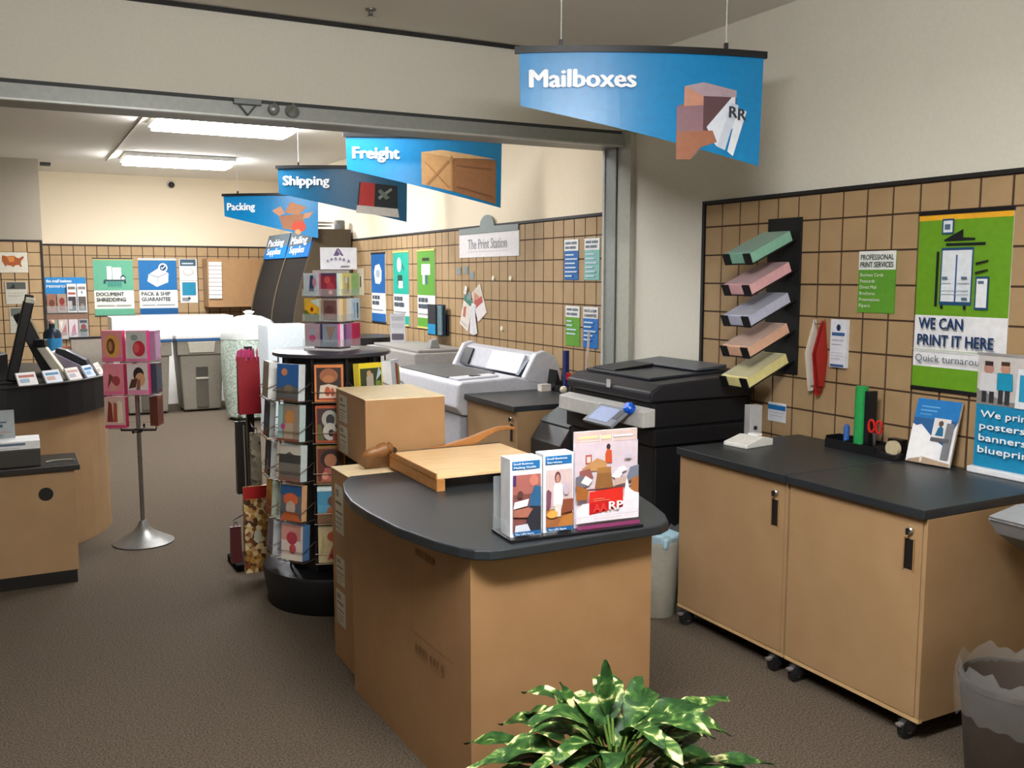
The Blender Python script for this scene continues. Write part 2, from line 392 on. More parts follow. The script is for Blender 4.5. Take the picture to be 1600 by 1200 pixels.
# ================================================================== RIGHT WALL, FRONT ROOM
hang('poster', 'green poster reading WE CAN PRINT IT HERE on the right wall', 'poster', 'right', 2.77, 1.235, .465, .80, 'f3f3f4',
     'r,0,.42,1,.985,6aa01e;r,0,.955,1,.985,f2b32a;r,0,0,1,.125,6aa01e;'
     'r,.27,.48,.62,.80,1f4c74;r,.285,.5,.605,.785,e8eef2;r,.435,.5,.452,.76,2c5c94;r,.22,.47,.25,.78,14181a;'
     'r,.32,.81,.74,.825,14181a;p,.3,.845,.5,.9,.5,.855,.63,.85,.63,.838,.3,.835,14181a;r,.27,.875,.4,.96,1f4c74;r,.285,.885,.385,.95,e8eef2;r,0.300,0.900,0.360,0.930,54708c;'
     'r,.66,.46,.8,.64,1f4c74;r,.675,.472,.785,.628,f0f3f6;r,0.690,0.600,0.750,0.616,54708c;r,.29,.6,.4,.604,9aa8b4;r,.47,.6,.6,.604,9aa8b4;r,.29,.56,.6,.563,9aa8b4;r,.29,.54,.6,.543,9aa8b4;'
     'r,.3,.46,.33,.48,14181a;r,.55,.46,.58,.48,14181a;p,.66,.715,.79,.73,.79,.722,.66,.703,14181a;p,.66,.665,.79,.68,.79,.672,.66,.653,14181a;'
     'r,0.530,0.510,0.590,0.524,54708c;r,0.310,0.625,0.370,0.639,54708c;r,0.520,0.625,0.580,0.639,54708c;'
     'b,.07,.345,.062,.5,173a66,WE CAN;b,.07,.25,.062,.83,173a66,PRINT IT HERE;r,0,.222,1,.226,a9c28a;t,.06,.155,.042,.9,5b6770,Quick turnaround t',
     bars=M('18181a', .4))
hang('sign', 'small green and white sign reading PROFESSIONAL PRINT SERVICES', 'sign', 'right', 3.235, 1.57, .222, .30, '5f9e2f',
     'r,0,.7,1,1,f1f2ee;b,.05,.86,.085,.9,2c4a30,PROFESSIONAL;b,.05,.74,.085,.9,2c4a30,PRINT SERVICES;t,.08,.59,.055,.62,f1f4ea,Business Cards;t,.08,.49,.055,.4,f1f4ea,Postcards;t,.08,.39,.055,.45,f1f4ea,Direct Mail;t,.08,.29,.055,.42,f1f4ea,Brochures;t,.08,.19,.055,.55,f1f4ea,Presentations;t,.08,.09,.055,.3,f1f4ea,Flyers')
hang('notice', 'narrow white card with blue mark hanging beside red envelopes', 'card', 'right', 3.445, 1.285, .105, .245, 'e6e9f0',
     'e,.5,.83,.13,.07,1c3058;r,.1,.66,.9,.73,3c5f92;t,.1,.56,.045,.8,6a7484,Please ask;t,.1,.47,.04,.6,8a94a4,us about;r,.1,.3,.8,.31,a9b0bc;r,.1,.24,.85,.25,a9b0bc;r,.1,.18,.7,.19,a9b0bc;r,.08,.02,.92,.07,3c5f92'.replace('t,.1,.56,.045,.8,6a7484,Please ask;t,.1,.47,.04,.6,8a94a4,us about;', 'r,.1,.56,.85,.575,8a94a4;r,.1,.47,.7,.485,8a94a4;'), t=.02)
hang('notice', 'small blue and white price card low on the tiles', 'card', 'right', 3.88, 0.945, .135, .105, 'e3e5ea',
     'r,0,.62,1,.88,1f6eae;r,.08,.46,.9,.49,b4bac4;r,.08,.3,.8,.33,b4bac4')
# red and white envelopes hanging off a hook
t = thing('envelope_bundle', 'red and white envelopes hanging edge-on from a wall hook', 'envelopes', (XW-TH, 3.555, 1.13))
for k, (c, dy, dz) in enumerate([('d9d2c4', .035, .05), ('b8241e', 0, 0), ('8c1a18', -.012, .02), ('e4dccb', .05, .02), ('a42a20', -.025, .05)]):
    MB().prism([(-.085, .22), (-.03, .39+dz*.2), (-.002, .2), (-.02, .0+dz), (-.055, .0+dz)], -dy-.002, -dy+.002, M(c, .6), axis='y').build('envelope', t)
MB().tube([(-.001, 0, .38), (-.07, 0, .37), (-.078, 0, .385)], .003, M('9a9a9a', .3, 1)).build('hook', t)
# paper display rack
t = thing('paper_rack', 'black wall rack with sloping arms holding coloured paper', 'rack', (XW-TH-.001, 3.86, 1.24))
MB().box((-.012, -.125, -.02), (0, .125, .82), M('1a1b1c', .5)).build('backplate', t, bevel=.002)
PAPERS = [('8cc4aa', 'green'), ('e8b4b8', 'pink'), ('c4c8de', 'lilac'), ('ecbc9e', 'peach'), ('efe49c', 'yellow')]
for k in range(5):
    z = .745 - k*.163
    # arm: from the wall forward and down
    T = Matrix.Translation((-.012, 0, z)) @ Matrix.Rotation(R(-24), 4, 'Y')
    mb = MB()
    mb.box((-.355, -.105, -.036), (0, .105, -.031), M('20201f', .5), T)
    mb.box((-.359, .055, -.036), (-.351, .105, .026), M('101113', .4), T); mb.box((-.359, -.105, -.036), (-.351, -.055, .026), M('101113', .4), T)
    mb.build('arm', t)
    MB().box((-.335, -.103, .0245), (-.06, .103, .0265), M('cfd2d4', .08, alpha=.22, spec=.9), T).build('clear_cover', t)
    W = Matrix.Translation((XW-TH-.001, 3.86, 1.24)) @ T
    p = MB().box((-.350, -.1, -.0305), (-.05, .1, .024), M(PAPERS[k][0], .7)).build('paper_ream', bevel=.001)
    p.matrix_world = W
    tag(p, 'stack of %s paper on the %s arm of the wall rack' % (PAPERS[k][1], ['top', 'second', 'middle', 'fourth', 'bottom'][k]), 'paper', 'coloured paper in the wall rack')

# ---- two mobile cabinets, pushed together
def cabinet(label, y0, y1, group=True, xc=3.32, x1=.36):
    yc = (y0+y1)/2; t = thing('mobile_cabinet', label, 'cabinet', (xc, yc, 0), 0, 'tan mobile cabinets along the right wall' if group else None)
    hw = (y1-y0)/2-.001; x0 = -.405
    b = MB(); z0, z1 = .085, .865
    b.box((x0+.02, -hw+.0, z0), (x1, hw, z0+.02), TAN); b.box((x0+.02, -hw, z0+.02), (x1, -hw+.02, z1), TAN); b.box((x0+.02, hw-.02, z0+.02), (x1, hw, z1), TAN)
    b.box((x1-.01, -hw+.02, z0+.02), (x1, hw-.02, z1), TAN); b.box((x0+.0, -hw, z0-.004), (x0+.02, hw, z0+.012), M('c9a676', .5)); b.box((x0, -hw, z0+.012), (x0+.02, -hw+.018, z1), TAN)
    b.build('body', t)
    d = MB().box((x0-.001, -hw+.021, z0+.015), (x0+.019, hw-.003, z1-.002), TAN).build('door', t, bevel=.0015)
    pl = MB(); pl.box((x0-.003, -hw+.055, .66), (x0+.003, -hw+.095, .775), M('17110d', .6)); pl.box((x0-.006, -hw+.05, .655), (x0-.001, -hw+.055, .78), M('9c7a50')); pl.box((x0-.006, -hw+.095, .655), (x0-.001, -hw+.1, .78), M('9c7a50')); pl.build('recessed_pull', d)
    lk = MB().lathe([(.013, 0), (.013, .012), (.009, .016)], (0, 0, 0), M('c9c7c0', .25, .9), T=Matrix.Translation((x0-.001, -hw+.07, .81)) @ Matrix.Rotation(R(-90), 4, 'Y'))
    lk.box((x0-.03, -hw+.067, .796), (x0-.017, -hw+.073, .82), M('3a3a3a', .4, .8)); lk.build('lock', d, smooth=True)
    MB().box((x0-.025, -hw, .866), (x1+.03, hw, .902), BLACKTOP).build('worktop', t, bevel=.003)
    for sx in (x0+.035, x1-.08):
        for sy in (-hw+.06, hw-.06):
            c = MB().box((sx-.03, sy-.035, .073), (sx+.04, sy+.035, .081), M('3a3a3c', .4, .7))
            for q in (-.022, .016): c.prism([(sx-.045, .07), (sx+.02, .07), (sx+.0, .03), (sx-.04, .03)], -sy+q, -sy+q+.006, M('3c3c3e', .4, .6), axis='y')
            cc = c.build('caster', t); sw = sx-.022
            wl = MB().lathe([(.02, -.015), (.038, -.012), (.038, .012), (.02, .015)], (0, 0, 0), M('232222', .5), T=Matrix.Translation((sw, sy, .038)) @ Matrix.Rotation(R(90), 4, 'X'))
            wl.lathe([(.018, -.0165), (.018, .0165)], (0, 0, 0), M('9a9894', .4, .3), T=Matrix.Translation((sw, sy, .038)) @ Matrix.Rotation(R(90), 4, 'X')); wl.build('wheel', cc, smooth=True)
            MB().box((sw-.05, sy-.012, .055), (sw-.02, sy+.012, .066), M('8a8884', .4, .4)).build('brake_lever', cc, bevel=.002)
    return t
cabinet('tan mobile cabinet nearer the camera with lock at its right edge', 2.25, 2.945)
cabinet('tan mobile cabinet farther from the camera, beside the black copier', 2.95, 3.70)
cabinet('tan cabinet with a black top beyond the black copier, beside the plan printer', 5.36, 6.13, False, 3.29, .335)
# ---- things on the mobile cabinets
CT = .9025
t = thing('counter_calculator', 'small white desk gadget on the black worktop', 'gadget', (3.245, 3.575, CT), R(8))
MB().prism([(-.1, 0), (.1, 0), (.1, .035), (.02, .048), (-.1, .02)], -.075, .075, M('eceae2', .4), axis='y').build('case', t, bevel=.004)
MB().box((.03, -.03, .044), (.07, .03, .056), M('f6f5f0', .5)).build('knob', t, bevel=.003)
t = thing('speaker_box', 'light grey upright speaker box against the copier end of the worktop', 'speaker', (3.36, 3.69-.02, CT), R(-14))
MB().box((-.035, -.03, 0), (.035, .03, .185), M('a9a7a6', .6)).build('case', t, bevel=.003)
MB().lathe([(.011, 0), (.011, .002)], (0, 0, 0), M('2a2030', .5), T=Matrix.Translation((-.003, -.031, .07)) @ Matrix.Rotation(R(90), 4, 'X')).build('driver', t)
# desk caddy and what it holds
t = thing('desk_caddy', 'long low black desk caddy on the worktop by the tiles', 'caddy', (3.60, 3.2, CT))
mb = MB(); mb.box((-.05, -.15, 0), (.05, .16, .006), M(BLACK, .4))
for a_, b_ in (((-.05, -.15, .006), (-.045, .16, .045)), ((.045, -.15, .006), (.05, .16, .06)), ((-.045, -.15, .006), (.045, -.145, .06)), ((-.045, .155, .006), (.045, .16, .06)), ((-.045, .035, .006), (.045, .04, .05)), ((-.045, -.07, .006), (.045, -.065, .05))): mb.box(a_, b_, M(BLACK, .4))
mb.build('tray', t)
o = MB().lathe([(.03, 0), (.03, .31), (.026, .312)], (3.61, 3.195, CT+.007), M('2aa052', .3)).build('paper_tube', smooth=True); tag(o, 'tall green printed tube standing in the black desk caddy', 'tube')
mb = MB()
o = MB().box((3.585, 3.125, CT+.007), (3.64, 3.155, CT+.3), M('15171a', .4)).build('ruler_case', bevel=.003); tag(o, 'black flat case standing behind the green tube in the caddy', 'case')
t = thing('scissors', 'red handled scissors standing in the black desk caddy', 'scissors', (3.585, 3.085, CT+.007))
MB().prism([(-.004, 0), (.004, 0), (.012, .1), (-.012, .1)], -.002, .002, M('b8babc', .3, 1), axis='x').build('blade', t)
mb = MB()
for s_ in (-1, 1): mb.tube([(0, s_*.022+.017*math.cos(q), .13+.03*math.sin(q)) for q in [2*math.pi*i/12 for i in range(13)]], .006, M('c8201c', .35))
mb.build('handles', t, smooth=True)
o = MB().lathe([(.013, 0), (.015, .1), (.008, .115)], (3.60, 3.27, CT+.007), M('2f5fa8', .4)).build('marker_pen', smooth=True); tag(o, 'blue marker standing beside the green tube', 'pen')
t = thing('tape_dispenser', 'dark tape dispenser with clear tape roll beside the caddy', 'tape dispenser', (3.58, 2.985, CT), R(90))
MB().prism([(-.05, 0), (.075, 0), (.075, .03), (.06, .055), (.04, .03), (-.02, .025), (-.05, .03)], -.028, .028, M('1c1a1a', .35), axis='y').build('base', t, bevel=.003)
MB().lathe([(.018, -.011), (.036, -.011), (.036, .011), (.018, .011)], (0, 0, 0), M('d9cba6', .2, alpha=.85), T=Matrix.Translation((-.012, 0, .052)) @ Matrix.Rotation(R(90), 4, 'X')).build('tape_roll', t, smooth=True)
o = MB().box((3.655, 2.99, CT), (3.7, 3.07, CT+.08), M(BLACK, .4)).build('pen_box', bevel=.003); tag(o, 'small black box between tape dispenser and leaning brochure', 'box')
# leaning brochure on an easel back
t = thing('brochure_display', 'blue and white brochure leaning back on the worktop beside the banner', 'brochure', (3.665, 2.815, CT), -math.pi/2+R(6))
sm = sheet_mesh(.212, .295, .012, 'f6f6f8', 'r,0,.7,1,1,1c78be;p,0,.55,0,.7,1,.7,.8,.3,.5,.42,.2,.6,2a5f96;p,.0,.06,0,.6,.3,.5,.55,.4,.6,.06,fbfbfc;r,.12,.87,.55,.89,6fb0dc;r,.12,.81,.5,.83,6fb0dc;r,.12,.75,.4,.77,5a9acc;r,.48,.42,.86,.72,e4e2e0;e,.65,.64,.055,.045,5c4436;p,.56,.45,.74,.45,.72,.57,.66,.61,.6,.57,1f6a92;r,.78,.1,.95,.66,7a7c80;r,.48,.36,.9,.42,5a5c60;p,.02,0,1,0,1,.05,.4,.1,.1,.04,b49c84;e,.36,.06,.03,.05,e4dccf', edge=M('d8cdb8'))
o = sm.build('printed_board', t); o.rotation_euler = (R(-16), 0, 0); o.location = (0, -.06, .005)
MB().prism([(.045, 0), (.05, 0), (.03, .22), (.026, .22)], -.02, .02, M('8a8c90', .4), axis='x').build('easel_leg', t)
# banner stand
t = thing('banner_stand', 'small blue banner stand reading We print posters, banners & blueprints.', 'banner', (3.672, 2.412, CT), -math.pi/2)
MB().box((-.225, -.03, 0), (.225, .03, .028), M('e9ebee', .35)).build('base', t, bevel=.006)
sm = sheet_mesh(.43, .485, .003, '1488b4',
   'r,0,.56,1,1,cfcac4;p,0,.56,1,.56,1,.62,.3,.6,0,.7,8a8580;e,.12,.88,.055,.05,b8897a;r,.075,.905,.165,.945,3a2c26;p,.04,.84,.2,.84,.22,.68,.03,.68,d8d8d8;r,.06,.58,.11,.68,2c3036;r,.14,.58,.19,.68,2c3036;'
   'e,.3,.89,.05,.05,c09078;r,.255,.915,.345,.95,4a3426;p,.22,.85,.38,.85,.39,.7,.22,.7,1792b4;r,.24,.58,.29,.7,30353c;r,.31,.58,.36,.7,30353c;'
   'p,.42,.56,.62,.56,.6,.9,.44,.9,e6e9ec;r,.46,.62,.56,.85,2a9ac0;p,.64,.56,.97,.56,.97,.92,.66,.92,dfe4e8;r,.7,.62,.76,.9,c05040;r,.8,.64,.9,.88,4a9ac8;'
   'b,.07,.45,.06,.55,f4f8fa,We print;b,.07,.345,.06,.52,f4f8fa,posters,;b,.07,.24,.06,.66,f4f8fa,banners &;b,.07,.135,.06,.7,f4f8fa,blueprints.')
o = sm.build('banner_sheet', t); o.location = (0, 0, .028)
MB().box((-.22, -.004, .511), (.22, .006, .522), M('c9ccd0', .3, .6)).build('top_rail', t)
MB().tube([(0, .012, .02), (0, .012, .515)], .004, M('b9bcc0', .3, .8)).build('pole', t)
# grey plastic sheet folded over, at the right edge
t = thing('paper_catch_tray', 'grey plastic catch tray reaching in at the right edge', 'tray', (3.34, 2.0, 0))
mb = MB(); mb.prism([(-.16, .86), (.0, .885), (.16, .88), (.16, .868), (.0, .873), (-.155, .848), (-.10, .79), (-.108, .785)], -.20, .17, M('9a9da0', .45), axis='y'); mb.build('tray', t, bevel=.003)
MB().prism([(-.108, .785), (-.1, .80), (.04, .72), (.16, .70), (.16, .69), (.03, .705)], -.195, .165, M('85888c', .45), axis='y').build('lower_flap', t, bevel=.003)
MB().box((.05, -.12, 0), (.14, .14, .69), M('3a3b3e', .5)).build('pedestal', t, bevel=.004)
# waste bins with clear liners
LINER = M('b9bcb8', .12, alpha=.16, spec=.9, var=.1, scale=14, bump=.9)
def waste_bin(label, x, y, r, h, colr, paper=False):
    t = thing('waste_bin', label, 'bin', (x, y, 0), 0, 'grey waste bins with clear liners')
    MB().lathe([(r*.78, 0), (r*.8, .004), (r*.98, h-.02), (r, h-.02), (r, h), (r*.96, h), (r*.93, h-.03), (r*.76, .012)], (0, 0, 0), M(colr, .6), n=32).build('bin_body', t, smooth=True)
    random.seed(int(x*100))
    mb = MB(); n = 40; prof = [(r*.92, h-.10), (r*.96, h+.02), (r*1.0, h+.045), (r*1.06, h+.012), (r*1.07, h-.05), (r*1.05, h-.12)]
    vs_ = []
    for k, (rr, z) in enumerate(prof):
        for i in range(n):
            a = 2*math.pi*i/n; q = random.uniform(-.03, .03)*(1 if k in (2, 4, 5) else .3)
            vs_.append(((rr*(1+q*.6))*math.cos(a), (rr*(1+q*.6))*math.sin(a), z + random.uniform(-.03, .02)*(1 if k in (2, 5) else .25)))
    mb.add(vs_, [(k*n+i, k*n+(i+1) % n, (k+1)*n+(i+1) % n, (k+1)*n+i) for k in range(len(prof)-1) for i in range(n)], LINER)
    mb.build('liner', t, smooth=True, fixn=False)
    if paper: 
        p = MB().box((-.09, -.06, h-.02), (.07, .07, h+.04), M('9fc4d2', .7), Matrix.Rotation(R(20), 4, 'Z') @ Matrix.Rotation(R(8), 4, 'X')).build('crumpled_waste', t, bevel=.012)
waste_bin('grey waste bin with clear liner in the lower right corner', 3.0, 1.93, .185, .37, '4a4038')
waste_bin('grey waste bin with clear liner between kiosk and far mobile cabinet', 2.90, 3.86, .13, .40, 'a39f90', True)

# ================================================================== ISLAND KIOSK
t = thing('island_counter', 'tan island counter with rounded black top in the middle of the floor', 'counter', (1.6, 3.1, 0))
o_ = (1.6, 3.1)
def rel(pts): return [(p[0]-o_[0], p[1]-o_[1]) for p in pts]
body = [(1.236, 2.61), (1.932, 2.60), (1.985, 3.70), (1.205, 3.70)]
mb = MB(); mb.prism(rel(body), 0, .864, BOX)
# faint printed outline and words on the left face
a = Art(mb, Vector((1.205-1.6, 3.70-3.1, 0)), Vector((.031, -1.09, 0)).normalized(), (0, 0, 1), Vector((-1.09, -.031, 0)).normalized(), 1.09, .86)
INK = M('8f6a42', .7)
for r_ in ((.62, .47, .623, .74), (.62, .47, .97, .473)): a.rect(*r_, INK)
for q in range(6): a.rect(.66+.028*q, .765, .66+.028*q+.018, .79, INK)
for q in range(8): a.rect(.66+.032*q, .415, .66+.032*q+(.022 if q % 3 else .014), .44, M('7c5a38', .7))
mb.build('body', t)
top = [(1.275, 2.552), (1.33, 2.543), (1.93, 2.545), (1.985, 2.575), (2.035, 2.66), (2.085, 2.80), (2.13, 2.96), (2.15, 3.2), (2.14, 3.5), (2.09, 3.75), (2.04, 3.81),
       (1.235, 3.81), (1.17, 3.70), (1.125, 3.54), (1.10, 3.38), (1.098, 3.2), (1.118, 2.94), (1.165, 2.73), (1.205, 2.625), (1.235, 2.578)]
MB().prism(rel(top), .865, .901, BLACKTOP).build('worktop', t, bevel=.006)
KT = .9015
# low carton and tall carton behind it
LABELS = 'r,0,.0,1,1,c9c3ae;r,.1,.75,.5,.9,8b877a;r,.1,.6,.8,.66,6b675c;r,.1,.42,.9,.45,3d3a34;r,.1,.3,.8,.33,8b877a;r,.1,.2,.85,.23,8b877a;r,.1,.1,.6,.13,8b877a'
def carton(name, label, x0, x1, y0, y1, z0, z1, stickers, rot=0.0, gap=True):
    cx, cy = (x0+x1)/2, (y0+y1)/2; t = thing(name, label, 'carton', (cx, cy, z0), rot)
    hx, hy, h = (x1-x0)/2, (y1-y0)/2, z1-z0
    mb = MB().box((-hx, -hy, 0), (hx, hy, h-.004), BOX); mb.build('box_body', t, bevel=.003)
    mb = MB(); mb.box((-hx-.001, -hy-.001, h-.004), (hx+.001, -.002, h), M('f2dcb2', .38, spec=.5)); mb.box((-hx-.001, .002, h-.004), (hx+.001, hy+.001, h), M('f2dcb2', .38, spec=.5)); mb.build('top_flaps', t)  # flaps paler than the sides: lamp glare put into their colour
    for (u, z, ww, hh) in stickers:
        m2 = MB(); a = Art(m2, (-hx-.0005, -u, z), (0, -1, 0), (0, 0, 1), (-1, 0, 0), ww, hh)
        a.spec(LABELS); m2.build('label', t)
    return t
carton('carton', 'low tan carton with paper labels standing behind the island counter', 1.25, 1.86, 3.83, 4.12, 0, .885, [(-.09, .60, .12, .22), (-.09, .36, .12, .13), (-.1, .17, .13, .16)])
carton('carton', 'tall upright tan carton with glare painted pale on its top behind the paper cutter', 1.385, 1.765, 3.975, 4.49, .886, 1.20, [(-.2, .16, .15, .13), (-.2, .01, .15, .13)], R(-3))
# paper cutter
t = thing('paper_cutter', 'pale wooden guillotine paper cutter on the island counter', 'paper cutter', (1.45, 3.365, KT), R(-1))
mb = MB(); mb.box((0, 0, .048), (.545, .545, .064), MAPLE); mb.build('cutting_board', t, bevel=.002)
MB().box((-.004, -.006, 0), (.032, .548, .0475), MAPLED).build('side_rail', t, bevel=.002)
MB().box((.49, 0.01, 0), (.535, .54, .0475), MAPLED).build('side_rail', t, bevel=.002)
MB().box((-.006, -.004, .0485), (.0, .545, .072), MAPLED).build('ruler_fence', t, bevel=.001)
MB().tube([(.03, .555, .06), (.55, .555, .06)], .006, M('7a7a78', .3, 1)).build('edge_strip', t)
ar = MB()
pts = [(-.02, .070), (.15, .058), (.28, .072), (.40, .098), (.48, .122), (.55, .138), (.61, .137), (.64, .128), (.638, .118), (.60, .121), (.55, .120), (.50, .102), (.45, .076), (.42, .062), (.28, .045), (.15, .035), (-.02, .045)]
ar.prism(pts, -.590, -.562, M('b07640', .4), axis='y'); ar.build('blade_arm', t, bevel=.004)
kb = MB(); kb.lathe([(.006, -.10), (.018, -.085), (.026, -.06), (.022, -.035), (.03, -.02), (.03, .01), (.02, .02), (.026, .03), (.016, .04)], (0, 0, 0), M('8a5c30', .45), T=Matrix.Translation((-.035, .53, .085)) @ Matrix.Rotation(R(78), 4, 'Y'))
kb.build('pivot_knob', t, smooth=True)
MB().lathe([(.012, -.03), (.016, -.02), (.016, .03), (.01, .034)], (0, 0, 0), M('4a3a2c', .4, .6), T=Matrix.Translation((.005, .545, .078)) @ Matrix.Rotation(R(90), 4, 'X')).build('pivot_bolt', t, smooth=True)
# literature holder and its contents
HX, HY, HR = 1.615, 2.64, R(-4)
t = thing('literature_holder', 'low black base literature holder with clear sides on the island counter', 'holder', (HX, HY, KT), HR)
MB().box((-.245, -.075, 0), (.25, .085, .010), M(BLACK, .25)).build('base', t, bevel=.003)
CLEAR = M('dfe8ea', .06, alpha=.18, spec=.9, var=0)
mb = MB(); mb.box((-.2435, .068, .010), (.248, .071, .19), CLEAR); mb.box((-.2465, -.04, .010), (-.2435, .07, .06), CLEAR); mb.box((-.118, .02, .010), (-.1165, .07, .16), CLEAR); mb.box((.0, .02, .010), (.0015, .07, .16), CLEAR)
mb.box((.248, -.02, .010), (.25, .07, .19), CLEAR); mb.build('clear_back', t)
def placed(o, lx, ly, lz, base=(HX, HY, KT), rz=HR, extra=0.0):
    v = Matrix.Rotation(rz, 3, 'Z') @ Vector((lx, ly, lz)); o.location = (base[0]+v.x, base[1]+v.y, base[2]+v.z); o.rotation_euler = (0, 0, rz+extra); return o
L1 = ('r,.06,.86,.94,.97,1d6ca8;b,.1,.925,.026,.62,cfe2f0,Small Business;b,.1,.88,.026,.7,cfe2f0,Mailing Guide;r,.03,.82,.97,.824,c9c9d2;r,.06,.07,.94,.80,7c4a44;r,.06,.55,.94,.80,a4625a;r,.06,.66,.16,.8,4a3060;e,.72,.72,.14,.075,c47a66;'
      'p,.5,.07,.94,.07,.94,.63,.75,.66,.6,.52,2c5f86;p,.4,.07,.94,.07,.94,.38,.6,.40,2c2c34;e,.28,.55,.09,.05,5a3a30;p,.06,.37,.5,.40,.55,.49,.1,.46,eceef2;p,.06,.27,.5,.25,.68,.36,.5,.38,.06,.36,a86a58;p,.1,.07,.6,.07,.5,.17,.12,.16,cfd4de;r,.06,.02,.94,.075,1d5c94;b,.1,.033,.024,.6,cfe2f0,The UPS Store')
L2 = ('r,.06,.86,.94,.97,1d6ca8;b,.1,.925,.026,.68,cfe2f0,Small Business;b,.1,.88,.026,.5,cfe2f0,Services;r,.03,.82,.97,.824,c9c9d2;r,.06,.07,.94,.80,cdb6b4;r,.06,.07,.94,.30,a3663c;e,.44,.70,.1,.075,6a3c40;e,.44,.685,.065,.055,c08a78;'
      'p,.3,.34,.62,.34,.6,.6,.52,.63,.36,.63,.3,.58,f0eeec;p,.34,.2,.54,.2,.56,.36,.34,.36,dcd4cc;e,.72,.56,.11,.09,c2b4be;p,.06,.3,.2,.34,.22,.52,.12,.56,.06,.54,7a4a5c;e,.25,.24,.18,.05,d9a44c;p,.55,.24,.94,.26,.94,.42,.6,.42,8a4a34;p,.4,.07,.94,.07,.94,.24,.55,.18,b87838;r,.06,.02,.94,.075,1d5c94;b,.1,.033,.024,.6,cfe2f0,The UPS Store')
o = sheet_mesh(.112, .255, .075, 'f4f4f6', L1, edge=M('dfe0e2', .6)).build('leaflet_stack'); placed(o, -.178, -.045, .0105); tag(o, 'thick white leaflet stack with a photo of a man reading, left in the holder', 'leaflets', 'leaflet stacks in the island holder')
o = sheet_mesh(.11, .262, .06, 'f4f4f6', L2, edge=M('e9e9ec', .6)).build('leaflet_stack'); placed(o, -.0575, -.038, .0105); tag(o, 'thick white leaflet stack with a photo of a woman in white, middle of the holder', 'leaflets', 'leaflet stacks in the island holder')
BK = ('r,0,.88,1,1,cbb4ac;r,.06,.925,.36,.95,e8d09a;r,.42,.91,.57,.95,ecd8a8;r,.62,.925,.92,.945,f0eaf0;r,.395,.88,.405,.96,f0eaf0;r,.59,.88,.6,.96,f0eaf0;r,.06,.9,.36,.903,efe6e4;r,.06,.88,.34,.883,efe6e4;r,0,.4,1,.88,cbbcc4;'
      'r,.16,.66,.26,.76,a8584a;r,.18,.68,.24,.74,e0c8bc;e,.52,.83,.032,.032,3c2c30;p,.47,.66,.58,.66,.57,.79,.5,.81,.47,.76,c8522c;p,.1,.58,.5,.6,.48,.68,.34,.72,.1,.62,b98a58;r,.34,.46,.56,.62,a0703c;p,.3,.4,.6,.4,.56,.56,.34,.56,8c5f34;'
      'p,.06,.46,.28,.52,.22,.62,.06,.6,8f5650;p,.0,.38,.24,.46,.1,.56,0,.54,6f6a74;p,.08,.48,.2,.44,.26,.5,.15,.55,e9e3e0;p,.56,.52,.68,.48,.74,.54,.64,.58,f2eeec;p,.68,.54,.82,.58,.76,.62,.66,.6,ece8ea;p,.78,.44,1,.48,1,.62,.86,.6,6f7888;p,.6,.42,.84,.44,.8,.5,.62,.5,c4a89a;p,.86,.3,1,.3,1,.5,.88,.48,a86a3c;'
      'p,0,.3,.18,.3,.2,.4,0,.46,a0602c;e,.82,.72,.06,.02,bcb6c4;r,.81,.72,.82,.82,c4bec8;'
      'p,0,.06,1,.06,1,.32,.92,.34,.84,.38,.8,.5,.78,.44,.76,.3,.2,.26,.1,.26,0,.20,f0e8ee;p,.2,.14,.74,.19,.74,.40,.2,.38,d42a1e;p,.2,.14,.5,.165,.5,.27,.2,.26,c01c1c;r,.26,.30,.44,.304,e4a888;r,.26,.28,.52,.284,e4a888;b,.26,.165,.085,.22,e04038,AA;b,.5,.18,.085,.23,f6f2f4,RP;r,0,.125,1,.128,c0a8b8;r,.25,.1,.7,.104,c4b4bc;r,0,0,1,.04,8a3a66')
o = sheet_mesh(.24, .325, 0.008, 'ded3da', BK, edge=M('e4dfe2', .5)).build('booklet'); placed(o, .125, -.03, .0105); tag(o, 'large pink and white booklet with red AARP block on the island counter', 'booklet')

